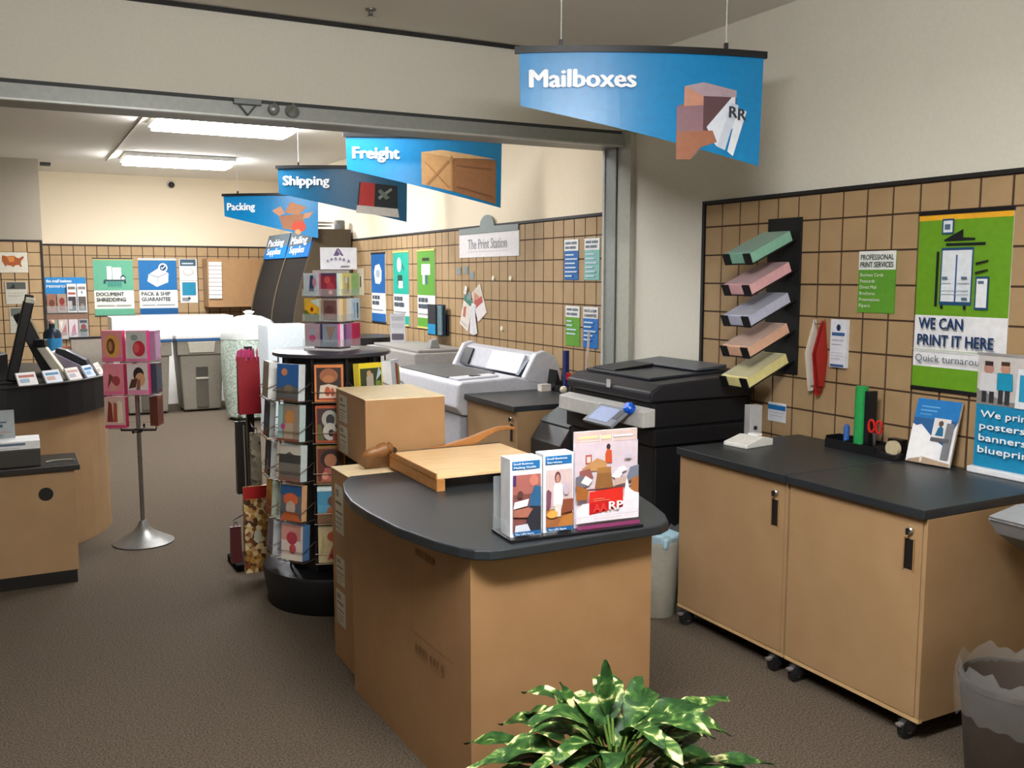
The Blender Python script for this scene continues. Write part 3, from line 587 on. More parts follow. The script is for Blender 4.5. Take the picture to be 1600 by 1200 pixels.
# ================================================================== CARD SPINNER
SX, SY = 1.51, 4.915
t = thing('card_spinner', 'tall ten-sided black greeting card spinner behind the island counter', 'card rack', (SX, SY, 0))
MB().lathe([(.355, 0), (.365, .012), (.395, .19), (.388, .205), (.31, .21), (.30, .215)], (0, 0, 0), M('121213', .5), n=40).build('drum_base', t, smooth=True)
MB().lathe([(.03, .21), (.03, 1.335)], (0, 0, 0), M('1d1a18', .4, .5)).build('centre_pole', t, smooth=True)
MB().lathe([(.30, 1.33), (.312, 1.335), (.312, 1.352), (.30, 1.357), (.02, 1.358)], (0, 0, 0), M('35333a', .3), n=48).build('top_disc', t, smooth=True)
A0 = R(17)
def col_dir(k): return A0 + R(3 + 36*k)     # k: 0 front, 1 next to the left, -1 next to the right
mb = MB()
for k in range(10):
    n_, u_ = rotframe(col_dir(k)); c = n_*.27
    for s_ in (-1, 1):
        mb.tube([c+u_*(s_*.085)+Vector((0, 0, .21)), c+u_*(s_*.085)+Vector((0, 0, 1.33))], .004, M('1a1a1a', .4))
    mb.add([c*.9+u_*-.095+Vector((0, 0, .21)), c*.9+u_*.095+Vector((0, 0, .21)), c*.9+u_*.095+Vector((0, 0, 1.33)), c*.9+u_*-.095+Vector((0, 0, 1.33))], [(0, 1, 2, 3)], M('17130f', .6))
    for r_ in range(5):
        z = .288 + r_*.208; cc = n_*.372; pk = MB()
        pk.tube([c+u_*-.085+Vector((0, 0, z-.003)), cc+u_*-.085+Vector((0, 0, z-.003)), cc+u_*.085+Vector((0, 0, z-.003)), c+u_*.085+Vector((0, 0, z-.003))], .0028, M('7d6a58', .35, .6), n=5)
        pk.tube([c+u_*-.085+Vector((0, 0, z+.09)), cc+u_*-.085+Vector((0, 0, z+.05)), cc+u_*.085+Vector((0, 0, z+.05)), c+u_*.085+Vector((0, 0, z+.09))], .002, M('7d6a58', .35, .6), n=5)
        pk.build('wire_pocket', t)
mb.build('column_frame', t, fixn=False)
ROWN = ['bottom', 'fourth', 'middle', 'second', 'top']
COLN = {0: 'front column', 1: 'left front column', 2: 'far left column', -1: 'right front column', -2: 'far right column'}
def card(label, C, ang, r_out, z, w_, h_, th_, base, spec, edge='f0ece4', group='greeting cards on the tall spinner', du=0.0, lean=4):
    n_, u_ = rotframe(ang)
    o = sheet_mesh(w_, h_, th_, base, spec, edge=M(edge, .6)).build('greeting_card')
    p = Vector((C[0], C[1], 0)) + n_*r_out + u_*du
    o.location = (p.x, p.y, z); o.rotation_euler = (R(-lean), 0, -ang)
    return tag(o, label, 'greeting cards', group)
# column, row(0 bottom), base, edge, thickness, spec, words
SPIN = [
 (1, 4, '2a5a92', 'e4ecee', .05, 'e,.35,.78,.14,.1,c8805c;p,0,0,1,0,1,.35,.6,.45,0,.32,5a5a58;e,.55,.32,.2,.12,7a6a5a;r,0,0,1,.06,6a4a3a', 'blue greeting card with an orange moon'),
 (1, 3, '8a7c6c', 'c4dcd8', .045, 'r,0,0,.22,1,8fb4ac;e,.55,.66,.22,.2,b88048;p,.3,0,.7,0,.72,.5,.3,.5,a8957c;e,.25,.4,.1,.08,b03878;r,0,0,1,.07,7a4838', 'teal edged greeting card with a fair haired child'),
 (1, 2, '6a635a', 'cfdcd8', .05, 'r,0,.74,1,1,b9b3a4;r,0,.5,1,.74,3f3c3a;r,0,.26,1,.5,6b665c;r,0,0,1,.12,7e5a50;p,.3,.74,.7,.74,.5,.82,5a544c', 'grey landscape card with a pale sky'),
 (1, 1, '5a5c64', 'd9a878', .04, 'r,0,.72,1,1,2a527c;e,.5,.6,.34,.18,c05a34;e,.5,.36,.22,.2,b3a08c;p,0,0,1,0,.8,.24,.2,.24,b05a30', 'orange framed card with a glowing flower'),
 (1, 0, 'd8c8bc', '5a86b4', .055, 'r,.0,.55,.9,1,c08a7c;e,.5,.62,.25,.18,a83a44;e,.55,.32,.16,.14,b84a50;r,.1,0,.8,.14,d9d2c0', 'white card with red berries and blue edge'),
 (0, 4, 'd07a3c', 'e8a050', .05, 'r,.07,.06,.93,.92,2c1a14;e,.5,.7,.32,.2,8f5632;e,.5,.62,.2,.1,a86a3c;p,.15,.1,.85,.1,.8,.42,.5,.48,.2,.44,cdbca4;e,.45,.28,.1,.13,b4502c;e,.62,.26,.07,.12,b4502c;r,.15,.06,.9,.1,a83a28', 'orange framed greeting card with a brown bear'),
 (0, 3, 'a84a24', 'e08a40', .05, 'r,.06,.06,.94,.93,3a2420;e,.5,.64,.28,.24,a39f94;e,.52,.62,.15,.15,2e2c2c;e,.5,.3,.24,.24,b3aea2;e,.55,.26,.1,.1,241c1c;p,.06,.06,.3,.06,.2,.5,.06,.5,55562e;r,.6,.06,.94,.3,7a2c24', 'rust framed greeting card with a shaggy grey dog'),
 (0, 2, '8a5a30', 'e6d858', .05, 'r,.05,.05,.95,.94,5c2a1c;e,.5,.66,.36,.26,2e1a14;e,.5,.62,.22,.18,a06a48;p,.15,.05,.85,.05,.75,.4,.3,.42,a85a50;e,.3,.2,.12,.1,c88a70', 'yellow edged greeting card with a dark haired face'),
 (0, 1, '4a8aa4', 'd9e2e0', .05, 'r,0,.5,1,.88,3f7f9c;r,0,.88,1,1,cfdcd6;e,.62,.6,.26,.16,5a3c30;e,.6,.28,.28,.2,a05a34;p,0,0,1,0,1,.2,0,.3,8a6a4a', 'sea blue greeting card with a brown shape'),
 (0, 0, 'd9c79c', 'e6dcc0', .05, 'e,.6,.72,.28,.16,c05a3c;p,.3,.05,.8,.3,.5,.45,c8643c;e,.6,.2,.2,.12,b03a2c;p,.05,.1,.25,.5,.15,.9,c8b880', 'cream greeting card with red flowers'),
 (2, 4, 'c9c2b0', 'e8e8e4', .06, 'r,.1,.05,.9,.9,b4ab98', 'plain pale greeting card'),
 (2, 3, '1e2c3e', '8a8c88', .03, 'e,.5,.4,.4,.3,3a5676;e,.4,.1,.3,.08,a06a44', 'navy greeting card with a blue glow'),
 (2, 2, '1c2838', '9a9a94', .03, 'p,.3,.1,.5,.7,.7,.2,8a98ac;e,.6,.6,.2,.15,2f4c74;e,.4,.08,.3,.08,a86a40', 'dark blue greeting card with a white bird'),
 (2, 1, 'c98a30', '8f9a88', .04, 'r,0,.6,1,1,d9b050;p,0,0,1,0,.8,.5,.2,.45,a04a20;e,.5,.55,.25,.15,c87830', 'golden greeting card with an orange foot'),
 (2, 0, '8f8c90', 'a8aaa8', .05, 'r,.1,.1,.9,.9,84808a;p,.4,.1,.6,.1,.55,.9,.45,.9,7c6f78', 'plain grey greeting card'),
 (-1, 4, 'e8d030', 'f0e04a', .05, 'r,.04,.05,.96,.86,3c4428;p,.3,.05,.62,.05,.6,.7,.4,.75,.3,.6,b4a898;e,.42,.72,.1,.08,c09878;p,.62,.05,.96,.05,.9,.5,.7,.5,7a8a44;p,.7,.5,.96,.7,.85,.9,a8c0cc', 'yellow topped greeting card with people outdoors'),
 (-1, 3, 'b0a070', 'e0d8c0', .05, 'e,.5,.5,.3,.3,7a6a44', 'tan greeting card partly behind the tall carton'),
 (-2, 4, 'dfe6ee', 'eef0f2', .05, 'r,.5,.0,.75,.9,a83c34;r,.75,0,.95,.85,9aa048', 'white greeting card beside a red and green one'),
]
for (k, r_, base, edge, th_, spec, words) in SPIN:
    card('%s, %s row, spinner\'s %s' % (words, ROWN[r_], COLN[k]), (SX, SY), col_dir(k), .362, .289 + r_*.208, .142, .186, th_, base, spec, edge)
# small rack standing on the disc
CX2, CY2 = 1.487, 4.87; RA = R(17+32)
t = thing('tabletop_card_rack', 'clear tabletop card rack with white header sign on the spinner top', 'card rack', (CX2, CY2, 1.3585), -RA)
mb = MB(); mb.box((-.115, -.075, 0), (.115, .115, .012), M('d5d2d2', .3)); mb.box((-.08, -.03, .012), (.08, .08, .42), M('b9b4ae', .5))
mb.build('rack_body', t, bevel=.002)
for r_ in range(3):
    z = .03 + r_*.132; m2 = MB()
    m2.box((-.115, -.078, z-.008), (.115, -.04, z-.004), CLEAR); m2.box((.08, -.07, z-.008), (.118, .112, z-.004), CLEAR)
    m2.box((-.115, -.080, z-.008), (.115, -.078, z+.03), CLEAR); m2.box((.118, -.07, z-.008), (.120, .112, z+.03), CLEAR); m2.build('shelf', t)
hs = sheet_mesh(.19, .115, .003, 'f3f3f8', 'p,.42,.62,.50,.62,.53,.72,.47,.9,.49,.9,.58,.62,.64,.62,.52,.95,.46,.95,.36,.62,6a5480;r,.45,.68,.57,.72,6a5480;b,.16,.32,.13,.09,74648a,A;b,.28,.38,.13,.07,74648a,P;b,.39,.42,.13,.07,74648a,S;b,.50,.42,.13,.08,74648a,A;b,.62,.38,.13,.07,74648a,R;b,.73,.32,.13,.09,74648a,A; r,.56,.12,.8,.17,8a8496', edge=M('dfe0ea', .5)).build('header_sign', t)
hs.location = (.045, .03, .425); hs.rotation_euler = (0, 0, RA - R(17))
def rackcard(words, face, col, r_, base, edge, spec, th_=.03, w_=.092):
    z = 1.3585 + .0235 + r_*.132
    Rz = Matrix.Rotation(-RA, 3, 'Z')
    if face == 0: l = Vector((-.058 + .108*col, -.0765, 0)); ang = RA
    else: l = Vector((.1165, -.012 + .088*col, 0)); ang = RA - R(90); w_ = .082
    l.y += 0; p = Rz @ l
    o = sheet_mesh(w_, .118, th_, base, spec, edge=M(edge, .6)).build('greeting_card'); o.location = (CX2+p.x, CY2+p.y, z); o.rotation_euler = (0, 0, -ang)
    tag(o, '%s on the tabletop rack, %s row' % (words, ['bottom', 'middle', 'top'][r_]), 'greeting cards', 'small cards on the tabletop rack')
rackcard('pale small card with dark blue figure', 0, 0, 2, 'b9c3c6', 'd98aa8', 'r,.1,.1,.9,.9,aeb8bc;p,.35,.2,.7,.2,.65,.9,.45,.9,2f3a58;e,.72,.6,.14,.2,b07a8c')
rackcard('crimson patterned small card', 0, 1, 2, '8a2f3c', 'bfe4ea', 'e,.4,.7,.2,.16,c0504c;e,.6,.4,.25,.2,b03a48;e,.6,.16,.14,.1,d9a898;r,0,.9,1,1,4a3a58')
rackcard('sunflower small card', 0, 0, 1, 'c9a030', 'd8cfa8', 'p,0,.5,1,.3,1,0,0,0,5c6a20;e,.5,.55,.3,.25,e0a020;e,.52,.52,.1,.1,6a3a14;p,.4,.9,1,1,1,.6,b8c8c0')
rackcard('brown small card with a framed picture', 0, 1, 1, '9a8a80', 'cfc2bc', 'r,.1,.05,.95,.92,6a4a44;e,.5,.5,.3,.2,5a3436;r,.2,.1,.9,.35,8f6a60')
rackcard('mauve small card', 0, 0, 0, 'a88c94', '5c5474', 'p,.3,.4,.5,.95,.7,.4,8a9aa4;e,.5,.35,.22,.16,b84a70')
rackcard('grey blue small card with pink edge', 0, 1, 0, '7f8a98', 'e058a0', 'p,.5,.2,.9,.9,.2,.9,8a7468;r,0,0,1,.2,6a7484')
rackcard('yellow and cream small card', 1, 0, 2, 'e3d480', 'efe8c0', 'r,.2,.1,.8,.85,cdb48a;e,.5,.7,.2,.14,dfe6e8;r,.55,.2,.68,.8,6f7c58')
rackcard('light green small card', 1, 1, 2, 'a8cc80', 'c4d8a0', 'r,.1,.1,.9,.9,98c078')
rackcard('amber edged small card', 1, 0, 1, 'd9b878', 'e6d0a0', 'r,.4,0,1,1,dfe4e6')
rackcard('ice blue small card with two figures', 1, 1, 1, 'bcd4e4', 'dfe8ee', 'r,.2,.1,.4,.8,8fb0c8;r,.6,.1,.78,.8,3f4a60')
rackcard('purple small card with white edge', 1, 0, 0, 'a86a98', 'f0eaf0', 'r,0,0,.3,1,6a4a88')
rackcard('magenta small card', 1, 1, 0, 'c02a58', 'd04a70', 'r,.1,.1,.9,.9,b82450')

# ================================================================== GIFT BAG RACK behind the spinner on the left
GX, GY = 1.24, 5.72
t = thing('gift_bag_rack', 'slim black floor rack of pegs holding gift bags, left behind the spinner', 'rack', (GX, GY, 0))
MB().box((-.14, -.16, 0), (.14, .12, .04), M(BLACK, .9, spec=.1)).build('foot', t, bevel=.006)
MB().box((-.02, -.02, .05), (.02, .02, 1.33), M('191817', .5)).build('post', t)
for (bx_, by_, bz_) in ((1.19, 5.50, 1.27), (1.125, 5.45, .943), (1.205, 5.45, .873), (1.18, 5.36, .578), (1.075, 5.44, .333)):
    MB().tube([(0, 0, bz_), (bx_-GX, by_-GY+.06, bz_), (bx_-GX, by_-GY-.02, bz_+.003)], .004, M('1b1b1b', .4)).build('peg', t)
def bag(label, x, y, z0, w_, h_, d_, mat, spec='', rz=0.0, tissue=None):
    o = thing('gift_bag', label, 'gift bag', (x, y, z0), rz, 'gift bags on the slim black rack')
    mb = MB().prism([(-d_/2, 0), (d_/2, 0), (d_*.2, h_), (-d_*.2, h_)], -w_/2, w_/2, mat, axis='x')
    if spec:
        a = Art(mb, (-w_/2, -d_/2-.001, 0), (1, 0, 0), Vector((0, d_*.3, h_)).normalized(), (0, -1, 0), w_, h_); a.spec(spec)
    mb.build('paper_bag', o)
    if tissue:
        tm = MB()
        for i in range(5): tm.prism([(-.03, -.02), (.03, -.02), (.012, .05), (-.018, .035)], -.002+i*.003, .001+i*.003, M(tissue, .7), axis='y', T=Matrix.Translation((-w_/3+i*w_/6, 0, h_)) @ Matrix.Rotation(R(i*17), 4, 'Z'))
        tm.build('tissue', o)
    else: MB().tube([(-w_*.2, -d_*.2, h_-.01), (-w_*.15, -d_*.2, h_+.03), (w_*.15, -d_*.2, h_+.03), (w_*.2, -d_*.2, h_-.01)], .002, M('2a2420', .5), n=5).build('handle', o)
bag('tall red gift bag with pink tissue, top of the slim rack', 1.19, 5.50, .955, .125, .33, .06, M('a8202c', .4), '', 0, 'd8568c')
bag('tall black gift bag, left edge of the slim rack', 1.125, 5.45, .50, .06, .42, .05, M('1c1814', .4), 'r,.7,.05,.8,.95,8a8478', 0)
bag('narrow grey leaf patterned gift bag beside the black one', 1.205, 5.45, .49, .06, .36, .05, FLORAL, '', 0)
bag('large brown patterned gift bag with red top, lowest on the slim rack', 1.18, 5.36, .055, .145, .50, .06, GIFT, 'r,0,.86,1,1,b01c18;e,.5,.42,.16,.08,cfcab4', 0)
bag('dark red gift bag low behind the brown patterned one', 1.075, 5.44, .10, .06, .21, .05, M('4c1818', .45), '', 0)

# ================================================================== PINK CARD STAND on the left
PX, PY = .69, 6.50
t = thing('card_stand', 'small floor stand of pink cards on a chrome pole beside the round counter', 'card stand', (PX, PY, 0))
MB().lathe([(.19, 0), (.192, .008), (.14, .035), (.07, .075), (.035, .115), (.026, .14), (.018, .15)], (0, 0, 0), M('8d8d88', .35, .7), n=36).build('trumpet_base', t, smooth=True)
MB().lathe([(.014, .15), (.014, 1.38)], (0, 0, 0), M('8a8c88', .3, .8)).build('pole', t, smooth=True)
mb = MB(); mb.lathe([(.02, .735), (.025, .74), (.025, .76), (.02, .765)], (0, 0, 0), M(BLACK, .4))
for q in range(4):
    n_, u_ = rotframe(R(24+90*q)); mb.tube([n_*.02+Vector((0, 0, .75)), n_*.11+Vector((0, 0, .75)), n_*.115+Vector((0, 0, .775))], .007, M(BLACK, .4))
mb.build('lower_hub', t)
mb = MB()
for q in range(4):
    n_, u_ = rotframe(R(24+90*q))
    for r_ in range(3):
        z = .785 + r_*.212
        mb.tube([n_*.05+u_*-.14+Vector((0, 0, z-.003)), n_*.138+u_*-.14+Vector((0, 0, z-.003)), n_*.138+u_*.14+Vector((0, 0, z-.003)), n_*.05+u_*.14+Vector((0, 0, z-.003))], .0022, M('9a8a84', .3, .7), n=5)
mb.build('wire_pockets', t)
PA = R(24)
PINK = [
 (-1, 2, 'd98a90', 'e0407c', 'e,.5,.5,.36,.38,d9a04a;e,.45,.5,.2,.26,6a3a24;e,.42,.5,.1,.16,b07a50;r,0,0,1,.14,d86a8c', 'pink card with a golden oval'),
 (0, 2, 'cfc6c4', 'd8327c', 'r,.08,.1,.92,.95,c6c2bc;e,.62,.42,.3,.26,c02c3c;e,.5,.44,.14,.16,d85a5c;e,.42,.78,.18,.1,8a9a94;r,0,0,1,.1,d87aa0', 'grey card with a red rose'),
 (-1, 1, 'd9808c', 'd02c68', 'p,.2,.2,.5,.6,.3,.7,6a3a2c;e,.62,.46,.2,.16,9a3a3c;p,.3,.1,.6,.2,.5,.4,c8a080;r,0,0,1,.12,d86a8c', 'pink card with a small posy'),
 (0, 1, 'd9cfca', 'c8306a', 'e,.55,.66,.26,.24,2a1a18;e,.62,.5,.24,.22,d09a70;p,.05,.2,.4,.25,.5,.55,.2,.5,5a3028;p,.4,.1,.6,.1,.62,.5,.5,.5,8a5a40;r,0,0,1,.16,d88aa8', 'pale pink card with a couple embracing'),
 (-1, 0, 'c9a89a', 'd02460', 'p,.1,.2,.4,.2,.35,.8,.2,.9,7a2c20;p,.4,.2,.6,.2,.6,.8,.45,.85,a04a2c;p,.62,.15,.9,.2,.85,.85,.65,.9,d9cbb0;r,0,0,1,.1,c83a68', 'rose card with brown figures'),
]
for (c_, r_, base, edge, spec, words) in PINK:
    card('%s, %s row %s of the pink stand' % (words, ['lower', 'middle', 'upper'][r_], 'left' if c_ < 0 else 'right'), (PX, PY), PA, .132, .786+r_*.212, .128, .196, .06, base, spec, edge, 'cards on the pink stand', du=-.098 if c_ < 0 else .052, lean=0)
for r_, (base, edge, words) in enumerate([('7a3c24', '5a2a1c', 'dark brown card'), ('54303c', '3c4a58', 'plum card'), ('a8849c', 'b890b0', 'lilac card')]):
    card('%s, right side of the pink stand, %s row' % (words, ['lower', 'middle', 'upper'][r_]), (PX, PY), PA-R(90), .145, .786+r_*.212, .12, .19, .05, base, 'r,.1,.1,.9,.9,%s' % edge, edge, 'cards on the pink stand', lean=0)

# ================================================================== COUNTERS ON THE LEFT
LC = M('b48a50', .5)
t = thing('reception_desk', 'low tan desk with a black top at the left edge', 'desk', (-.6, 6.0, 0))
MB().box((-.95, -.19, .075), (.865, .19, .655), TAN).build('body', t)
MB().box((-.95, -.185, 0), (.855, .185, .074), M('17140f', .7)).build('plinth', t)
MB().box((-.95, -.215, .656), (.895, .19, .69), M('2c2a27', .35)).build('worktop', t, bevel=.004)
MB().lathe([(.038, 0), (.038, .003)], (0, 0, 0), M('15120e', .6), T=Matrix.Translation((.715, -.19, .53)) @ Matrix.Rotation(R(90), 4, 'X')).build('cable_grommet', t)
t = thing('service_counter', 'tan service counter with a rounded end and deep black rim on the left', 'counter', (-.35, 7.30, 0))
def dshape(r_, front, n=20): return [(-2.6, front)] + [(r_*math.cos(R(-80+160*i/n)), r_*math.sin(R(-80+160*i/n))) for i in range(n+1)] + [(-2.6, -front)]
MB().prism(dshape(.915, -.90), 0, .864, TAN).build('body', t)
MB().prism(dshape(.955, -.94), .865, 1.07, M('100f10', .55)).build('black_rim', t)
MB().prism(dshape(.965, -.95), 1.0705, 1.082, M('1d1c1c', .35)).build('worktop', t, bevel=.003)
ZC = 1.0825
# items on the low desk
t = thing('sign_holder', 'clear upright sign holder with grey notice on the low desk', 'sign holder', (-.12, 5.96, .8395))
sheet_mesh(.2, .16, .004, '9fa7a8', 'r,.05,.55,.8,.6,4a565c;r,.1,.4,.7,.5,3c4c58;r,.05,.2,.9,.24,b08a7c;r,.05,.1,.7,.13,6c7478', edge=M('b9bba8', .3)).build('sheet', t)
MB().box((-.1, -.03, -.001), (.1, .03, .003), CLEAR).build('foot', t)
t = thing('document_tray', 'flat dark document tray with white forms on the low desk', 'tray', (-.16, 5.93, .6905))
mb = MB(); mb.box((-.26, -.1, 0), (.26, .12, .10), M('3c3a34', .5)); mb.build('tray_body', t, bevel=.006)
mb = MB(); mb.box((-.26, -.098, .1005), (.26, .12, .145), M('e9e9e6', .6)); a = Art(mb, (-.26, -.0985, .1005), (1, 0, 0), (0, 0, 1), (0, -1, 0), .52, .045); a.spec('r,.5,.5,.86,.8,5f6f84;r,.3,.2,.47,.6,9fb6cc;r,.55,.15,.8,.25,c9c4c0'); mb.build('white_forms', t)
t = thing('coiled_cable', 'grey cable lying on the low desk', 'cable', (.215, 5.9, .6905))
MB().tube([(-.09, 0, .006), (-.05, .03, .006), (.0, .035, .006), (.05, .02, .006), (.06, .0, .006)], .005, M('8f8f80', .5), smooth if False else 8).build('cable', t, smooth=True)
# items on the service counter
t = thing('payment_monitor', 'thin black register screen seen edge-on, leaning on the service counter', 'monitor', (-.005, 6.67, ZC))
MB().box((-.09, -.09, 0), (.07, .09, .02), M('1a1a1a', .4)).build('base', t, bevel=.004)
T = Matrix.Translation((-.02, 0, .0205)) @ Matrix.Rotation(R(14), 4, 'Y')
MB().box((-.03, -.12, .0), (.03, .12, .50), M('121214', .3), T).build('screen', t, bevel=.008)
T2 = Matrix.Translation((.10, 0, .50)) @ Matrix.Rotation(R(10), 4, 'Y')
MB().box((-.025, -.04, -.06), (.025, .04, .05), M('191919', .4), T2).box((-.02, -.125, .0), (.035, -.10, .035), M('d6d2c2', .4), T2).build('card_reader', t, bevel=.005)
t = thing('receipt_printer', 'black receipt printer with a cream paper roll behind the register screen', 'printer', (-.16, 6.95, ZC), R(-20))
MB().prism([(-.1, 0), (.1, 0), (.1, .16), (.02, .19), (-.1, .10)], -.08, .08, M('1c1b19', .45), axis='y').build('case', t, bevel=.005)
MB().box((-.05, -.06, .165), (.02, .06, .22), M('d9cf98', .6), Matrix.Rotation(R(12), 4, 'Y')).build('paper', t)
t = thing('customer_display', 'second black slab screen with pale edge leaning the other way behind the register', 'display', (.165, 7.04, ZC))
MB().box((-.08, -.06, 0), (.08, .06, .018), M('141414', .4)).build('base', t, bevel=.003)
T = Matrix.Translation((.05, 0, .019)) @ Matrix.Rotation(R(-22), 4, 'Y')
MB().box((-.05, -.10, .0), (.03, .10, .44), M('151517', .35), T).build('screen', t, bevel=.006)
MB().box((.0305, -.101, .02), (.042, .101, .40), M('b4aa84', .5), T).build('pale_edge', t)
t = thing('hand_scanner', 'white and black slanted hand scanner leaning on the counter', 'scanner', (.27, 6.74, ZC), R(-20))
MB().prism([(-.02, .0), (.05, 0), (-.10, .23), (-.15, .22)], -.025, .025, M('cfcab8', .4), axis='y').build('handle', t, bevel=.004)
MB().prism([(-.165, .205), (-.085, .21), (-.09, .26), (-.16, .26)], -.03, .03, M('1c1c1c', .4), axis='y').build('scan_head', t, bevel=.004)
t = thing('label_printer', 'grey wedge shaped label printer on the service counter', 'printer', (.34, 7.05, ZC), R(-12))
MB().prism([(-.11, 0), (.13, 0), (.13, .03), (-.11, .165)], -.07, .07, M('8d8694', .5), axis='y').build('case', t, bevel=.004)
MB().prism([(-.09, .158), (.0, .108), (.12, .05), (.1, .10), (-.02, .17), (-.08, .185)], -.06, .06, M('1d222c', .35), axis='y').build('lid', t, bevel=.004)
t = thing('counter_screen', 'pale grey back of a screen standing on the service counter', 'screen', (.455, 7.28, ZC), R(10))
MB().box((-.105, -.012, .02), (.115, .012, .225), M('b9b2a4', .5)).build('panel', t, bevel=.004)
MB().box((-.11, -.014, .225), (.12, .014, .24), M('2a2a2a', .5)).build('top_rail', t)
MB().box((-.05, -.05, 0), (.05, .05, .02), M('5a5852', .5)).build('foot', t)
t = thing('hand_gel_bottle', 'dark bottle with a blue label on the service counter', 'bottle', (.245, 7.42, ZC))
MB().lathe([(.055, 0), (.06, .01), (.06, .26), (.045, .29), (.02, .30), (.02, .33)], (0, 0, 0), M('1d2c3a', .3), n=20).build('bottle_body', t, smooth=True)
MB().lathe([(.0615, .10), (.0615, .23)], (0, 0, 0), M('2f86bc', .4), n=20).build('label', t, smooth=True)
MB().ball((0, 0, .34), .02, M('d9a898', .5)).build('cap', t, smooth=True)
t = thing('orange_book', 'small orange booklet leaning against the bottle', 'booklet', (.355, 7.37, ZC), R(-12))
sheet_mesh(.11, .17, .015, 'c87858', 'e,.5,.6,.3,.2,d9a060;r,.1,.1,.9,.3,8a3a30').build('cover', t)
for i in range(5):
    a = R(-63+11*i); x, y = -.35+.925*math.cos(a), 7.30+.925*math.sin(a)
    o = sheet_mesh(.12, .085, .012, ['e9e6e2', 'dfe4ea', 'e6dfd8', 'd4e2ee', 'efeee8'][i], 'r,.1,.6,.9,.8,%s;r,.1,.2,.6,.5,%s' % (['b06a58', '5a8ab0', 'c0a098', '3c78a8', 'd0c8b8'][i], ['9ab0c4', 'c8a898', 'aab4c0', '8ab0cc', 'c0b098'][i])).build('leaflet')
    o.location = (x, y, ZC); o.rotation_euler = (R(-28), 0, a+R(90)); tag(o, '%s leaflet propped along the counter\'s curved rim' % ['white and red, first', 'white and blue, second', 'white and tan, third', 'pale blue, fourth', 'cream, last'][i], 'leaflet', 'leaflets along the curved rim')
o = MB().box((-.1, -.03, 0), (.1, .03, .01), M('b8c47c', .7)).build('note_pad', loc=(-.22, 6.42, ZC), rotz=R(-4)); tag(o, 'green and yellow note pad on the counter edge', 'note pad')
# ================================================================== PILLAR AND BACK WALL
hang('notice', 'United States map sheet high on the left pillar', 'map', 'pillar', .045, 1.79, .33, .25, 'c9c3b0',
     'p,.14,.75,.16,.85,.3,.8,.55,.83,.62,.75,.7,.7,.85,.82,.88,.74,.78,.58,.76,.42,.8,.3,.74,.28,.7,.38,.58,.36,.5,.26,.44,.34,.3,.36,.2,.42,.14,.56,9a4e24;p,.3,.78,.55,.8,.56,.55,.4,.5,c07a34;p,.2,.42,.28,.36,.26,.28,8a3c20')
hang('notice', 'grey photo notice in the middle of the left pillar', 'notice', 'pillar', .065, 1.40, .24, .28, 'b9b5a6', 'r,.06,.66,.94,.97,4e5148;p,.2,.7,.45,.7,.4,.92,1c201c;r,.1,.48,.85,.5,a29e90;r,.1,.36,.8,.38,a29e90')
hang('notice', 'lowest grey notice on the left pillar behind the register', 'notice', 'pillar', .075, 1.04, .2, .32, 'b4b0a2', 'r,.06,.66,.94,.97,5c6058;r,.1,.48,.85,.5,9a9688;r,.1,.3,.8,.32,9a9688')
hang('poster', 'mint green poster reading DOCUMENT SHREDDING on the back wall', 'poster', 'back', 1.32, 1.18, .53, .82, 'efece2',
     'r,0,.44,1,1,62ac8c;r,0,.97,1,1,d0b868;r,0,0,1,.12,62ac8c;r,.34,.62,.46,.86,f4f6f0;r,.48,.62,.70,.84,f4f6f0;e,.74,.66,.07,.05,2f4a54;e,.74,.65,.045,.03,e8f0ea;p,.24,.6,.82,.6,.78,.63,.28,.63,24404c;p,.24,.56,.3,.56,.3,.63,.26,.63,24404c;p,.76,.56,.82,.56,.8,.63,.76,.63,24404c;'
     'r,.34,.52,.7,.59,3f8f80;r,.36,.49,.38,.52,3f8f80;r,.44,.49,.46,.52,3f8f80;r,.52,.49,.54,.52,3f8f80;r,.60,.49,.62,.52,3f8f80;r,.66,.49,.68,.52,3f8f80;b,.05,.345,.065,.7,3c4c48,DOCUMENT;b,.05,.25,.065,.74,3c4c48,SHREDDING;r,.06,.17,.5,.19,aab0a6;r,.54,.17,.92,.19,aab0a6', bars=M('3a3c38', .5))
hang('poster', 'blue poster reading PACK & SHIP GUARANTEE on the back wall', 'poster', 'back', 1.925, 1.18, .53, .82, 'efece6',
     'r,0,.44,1,1,0a6aa8;r,0,.97,1,1,d8d0a8;r,0,0,1,.12,0a5890;p,.22,.6,.46,.5,.76,.58,.78,.74,.54,.84,.26,.72,f2f4f4;p,.24,.72,.5,.66,.76,.74,.74,.75,.5,.68,.24,.735,8a98a4;r,.485,.52,.5,.67,8a98a4;e,.64,.84,.12,.08,f2f4f4;e,.64,.84,.085,.055,2a4c6c;p,.58,.84,.62,.81,.71,.87,.69,.88,.62,.83,.6,.85,f2f4f4;'
     'b,.05,.345,.065,.76,3c4a54,PACK & SHIP;b,.05,.25,.065,.76,3c4a54,GUARANTEE;r,.06,.17,.4,.19,aab0b4;r,.44,.17,.92,.19,aab0b4', bars=M('c9cdd0', .5))
hang('notice', 'tall white and teal notice right of the blue poster', 'notice', 'back', 2.355, 1.35, .25, .65, 'e3e2de', 'r,.04,.84,.94,.99,3c5668;r,.15,.88,.8,.91,c0d0dc;e,.5,.7,.32,.09,c4c0bc;e,.5,.71,.24,.06,e9e6e2;r,0,.5,1,.515,b4b4b0;r,.12,.17,.9,.47,1a86a8;r,.1,.04,.5,.12,8a9098;e,.5,.1,.08,.035,4a5058')
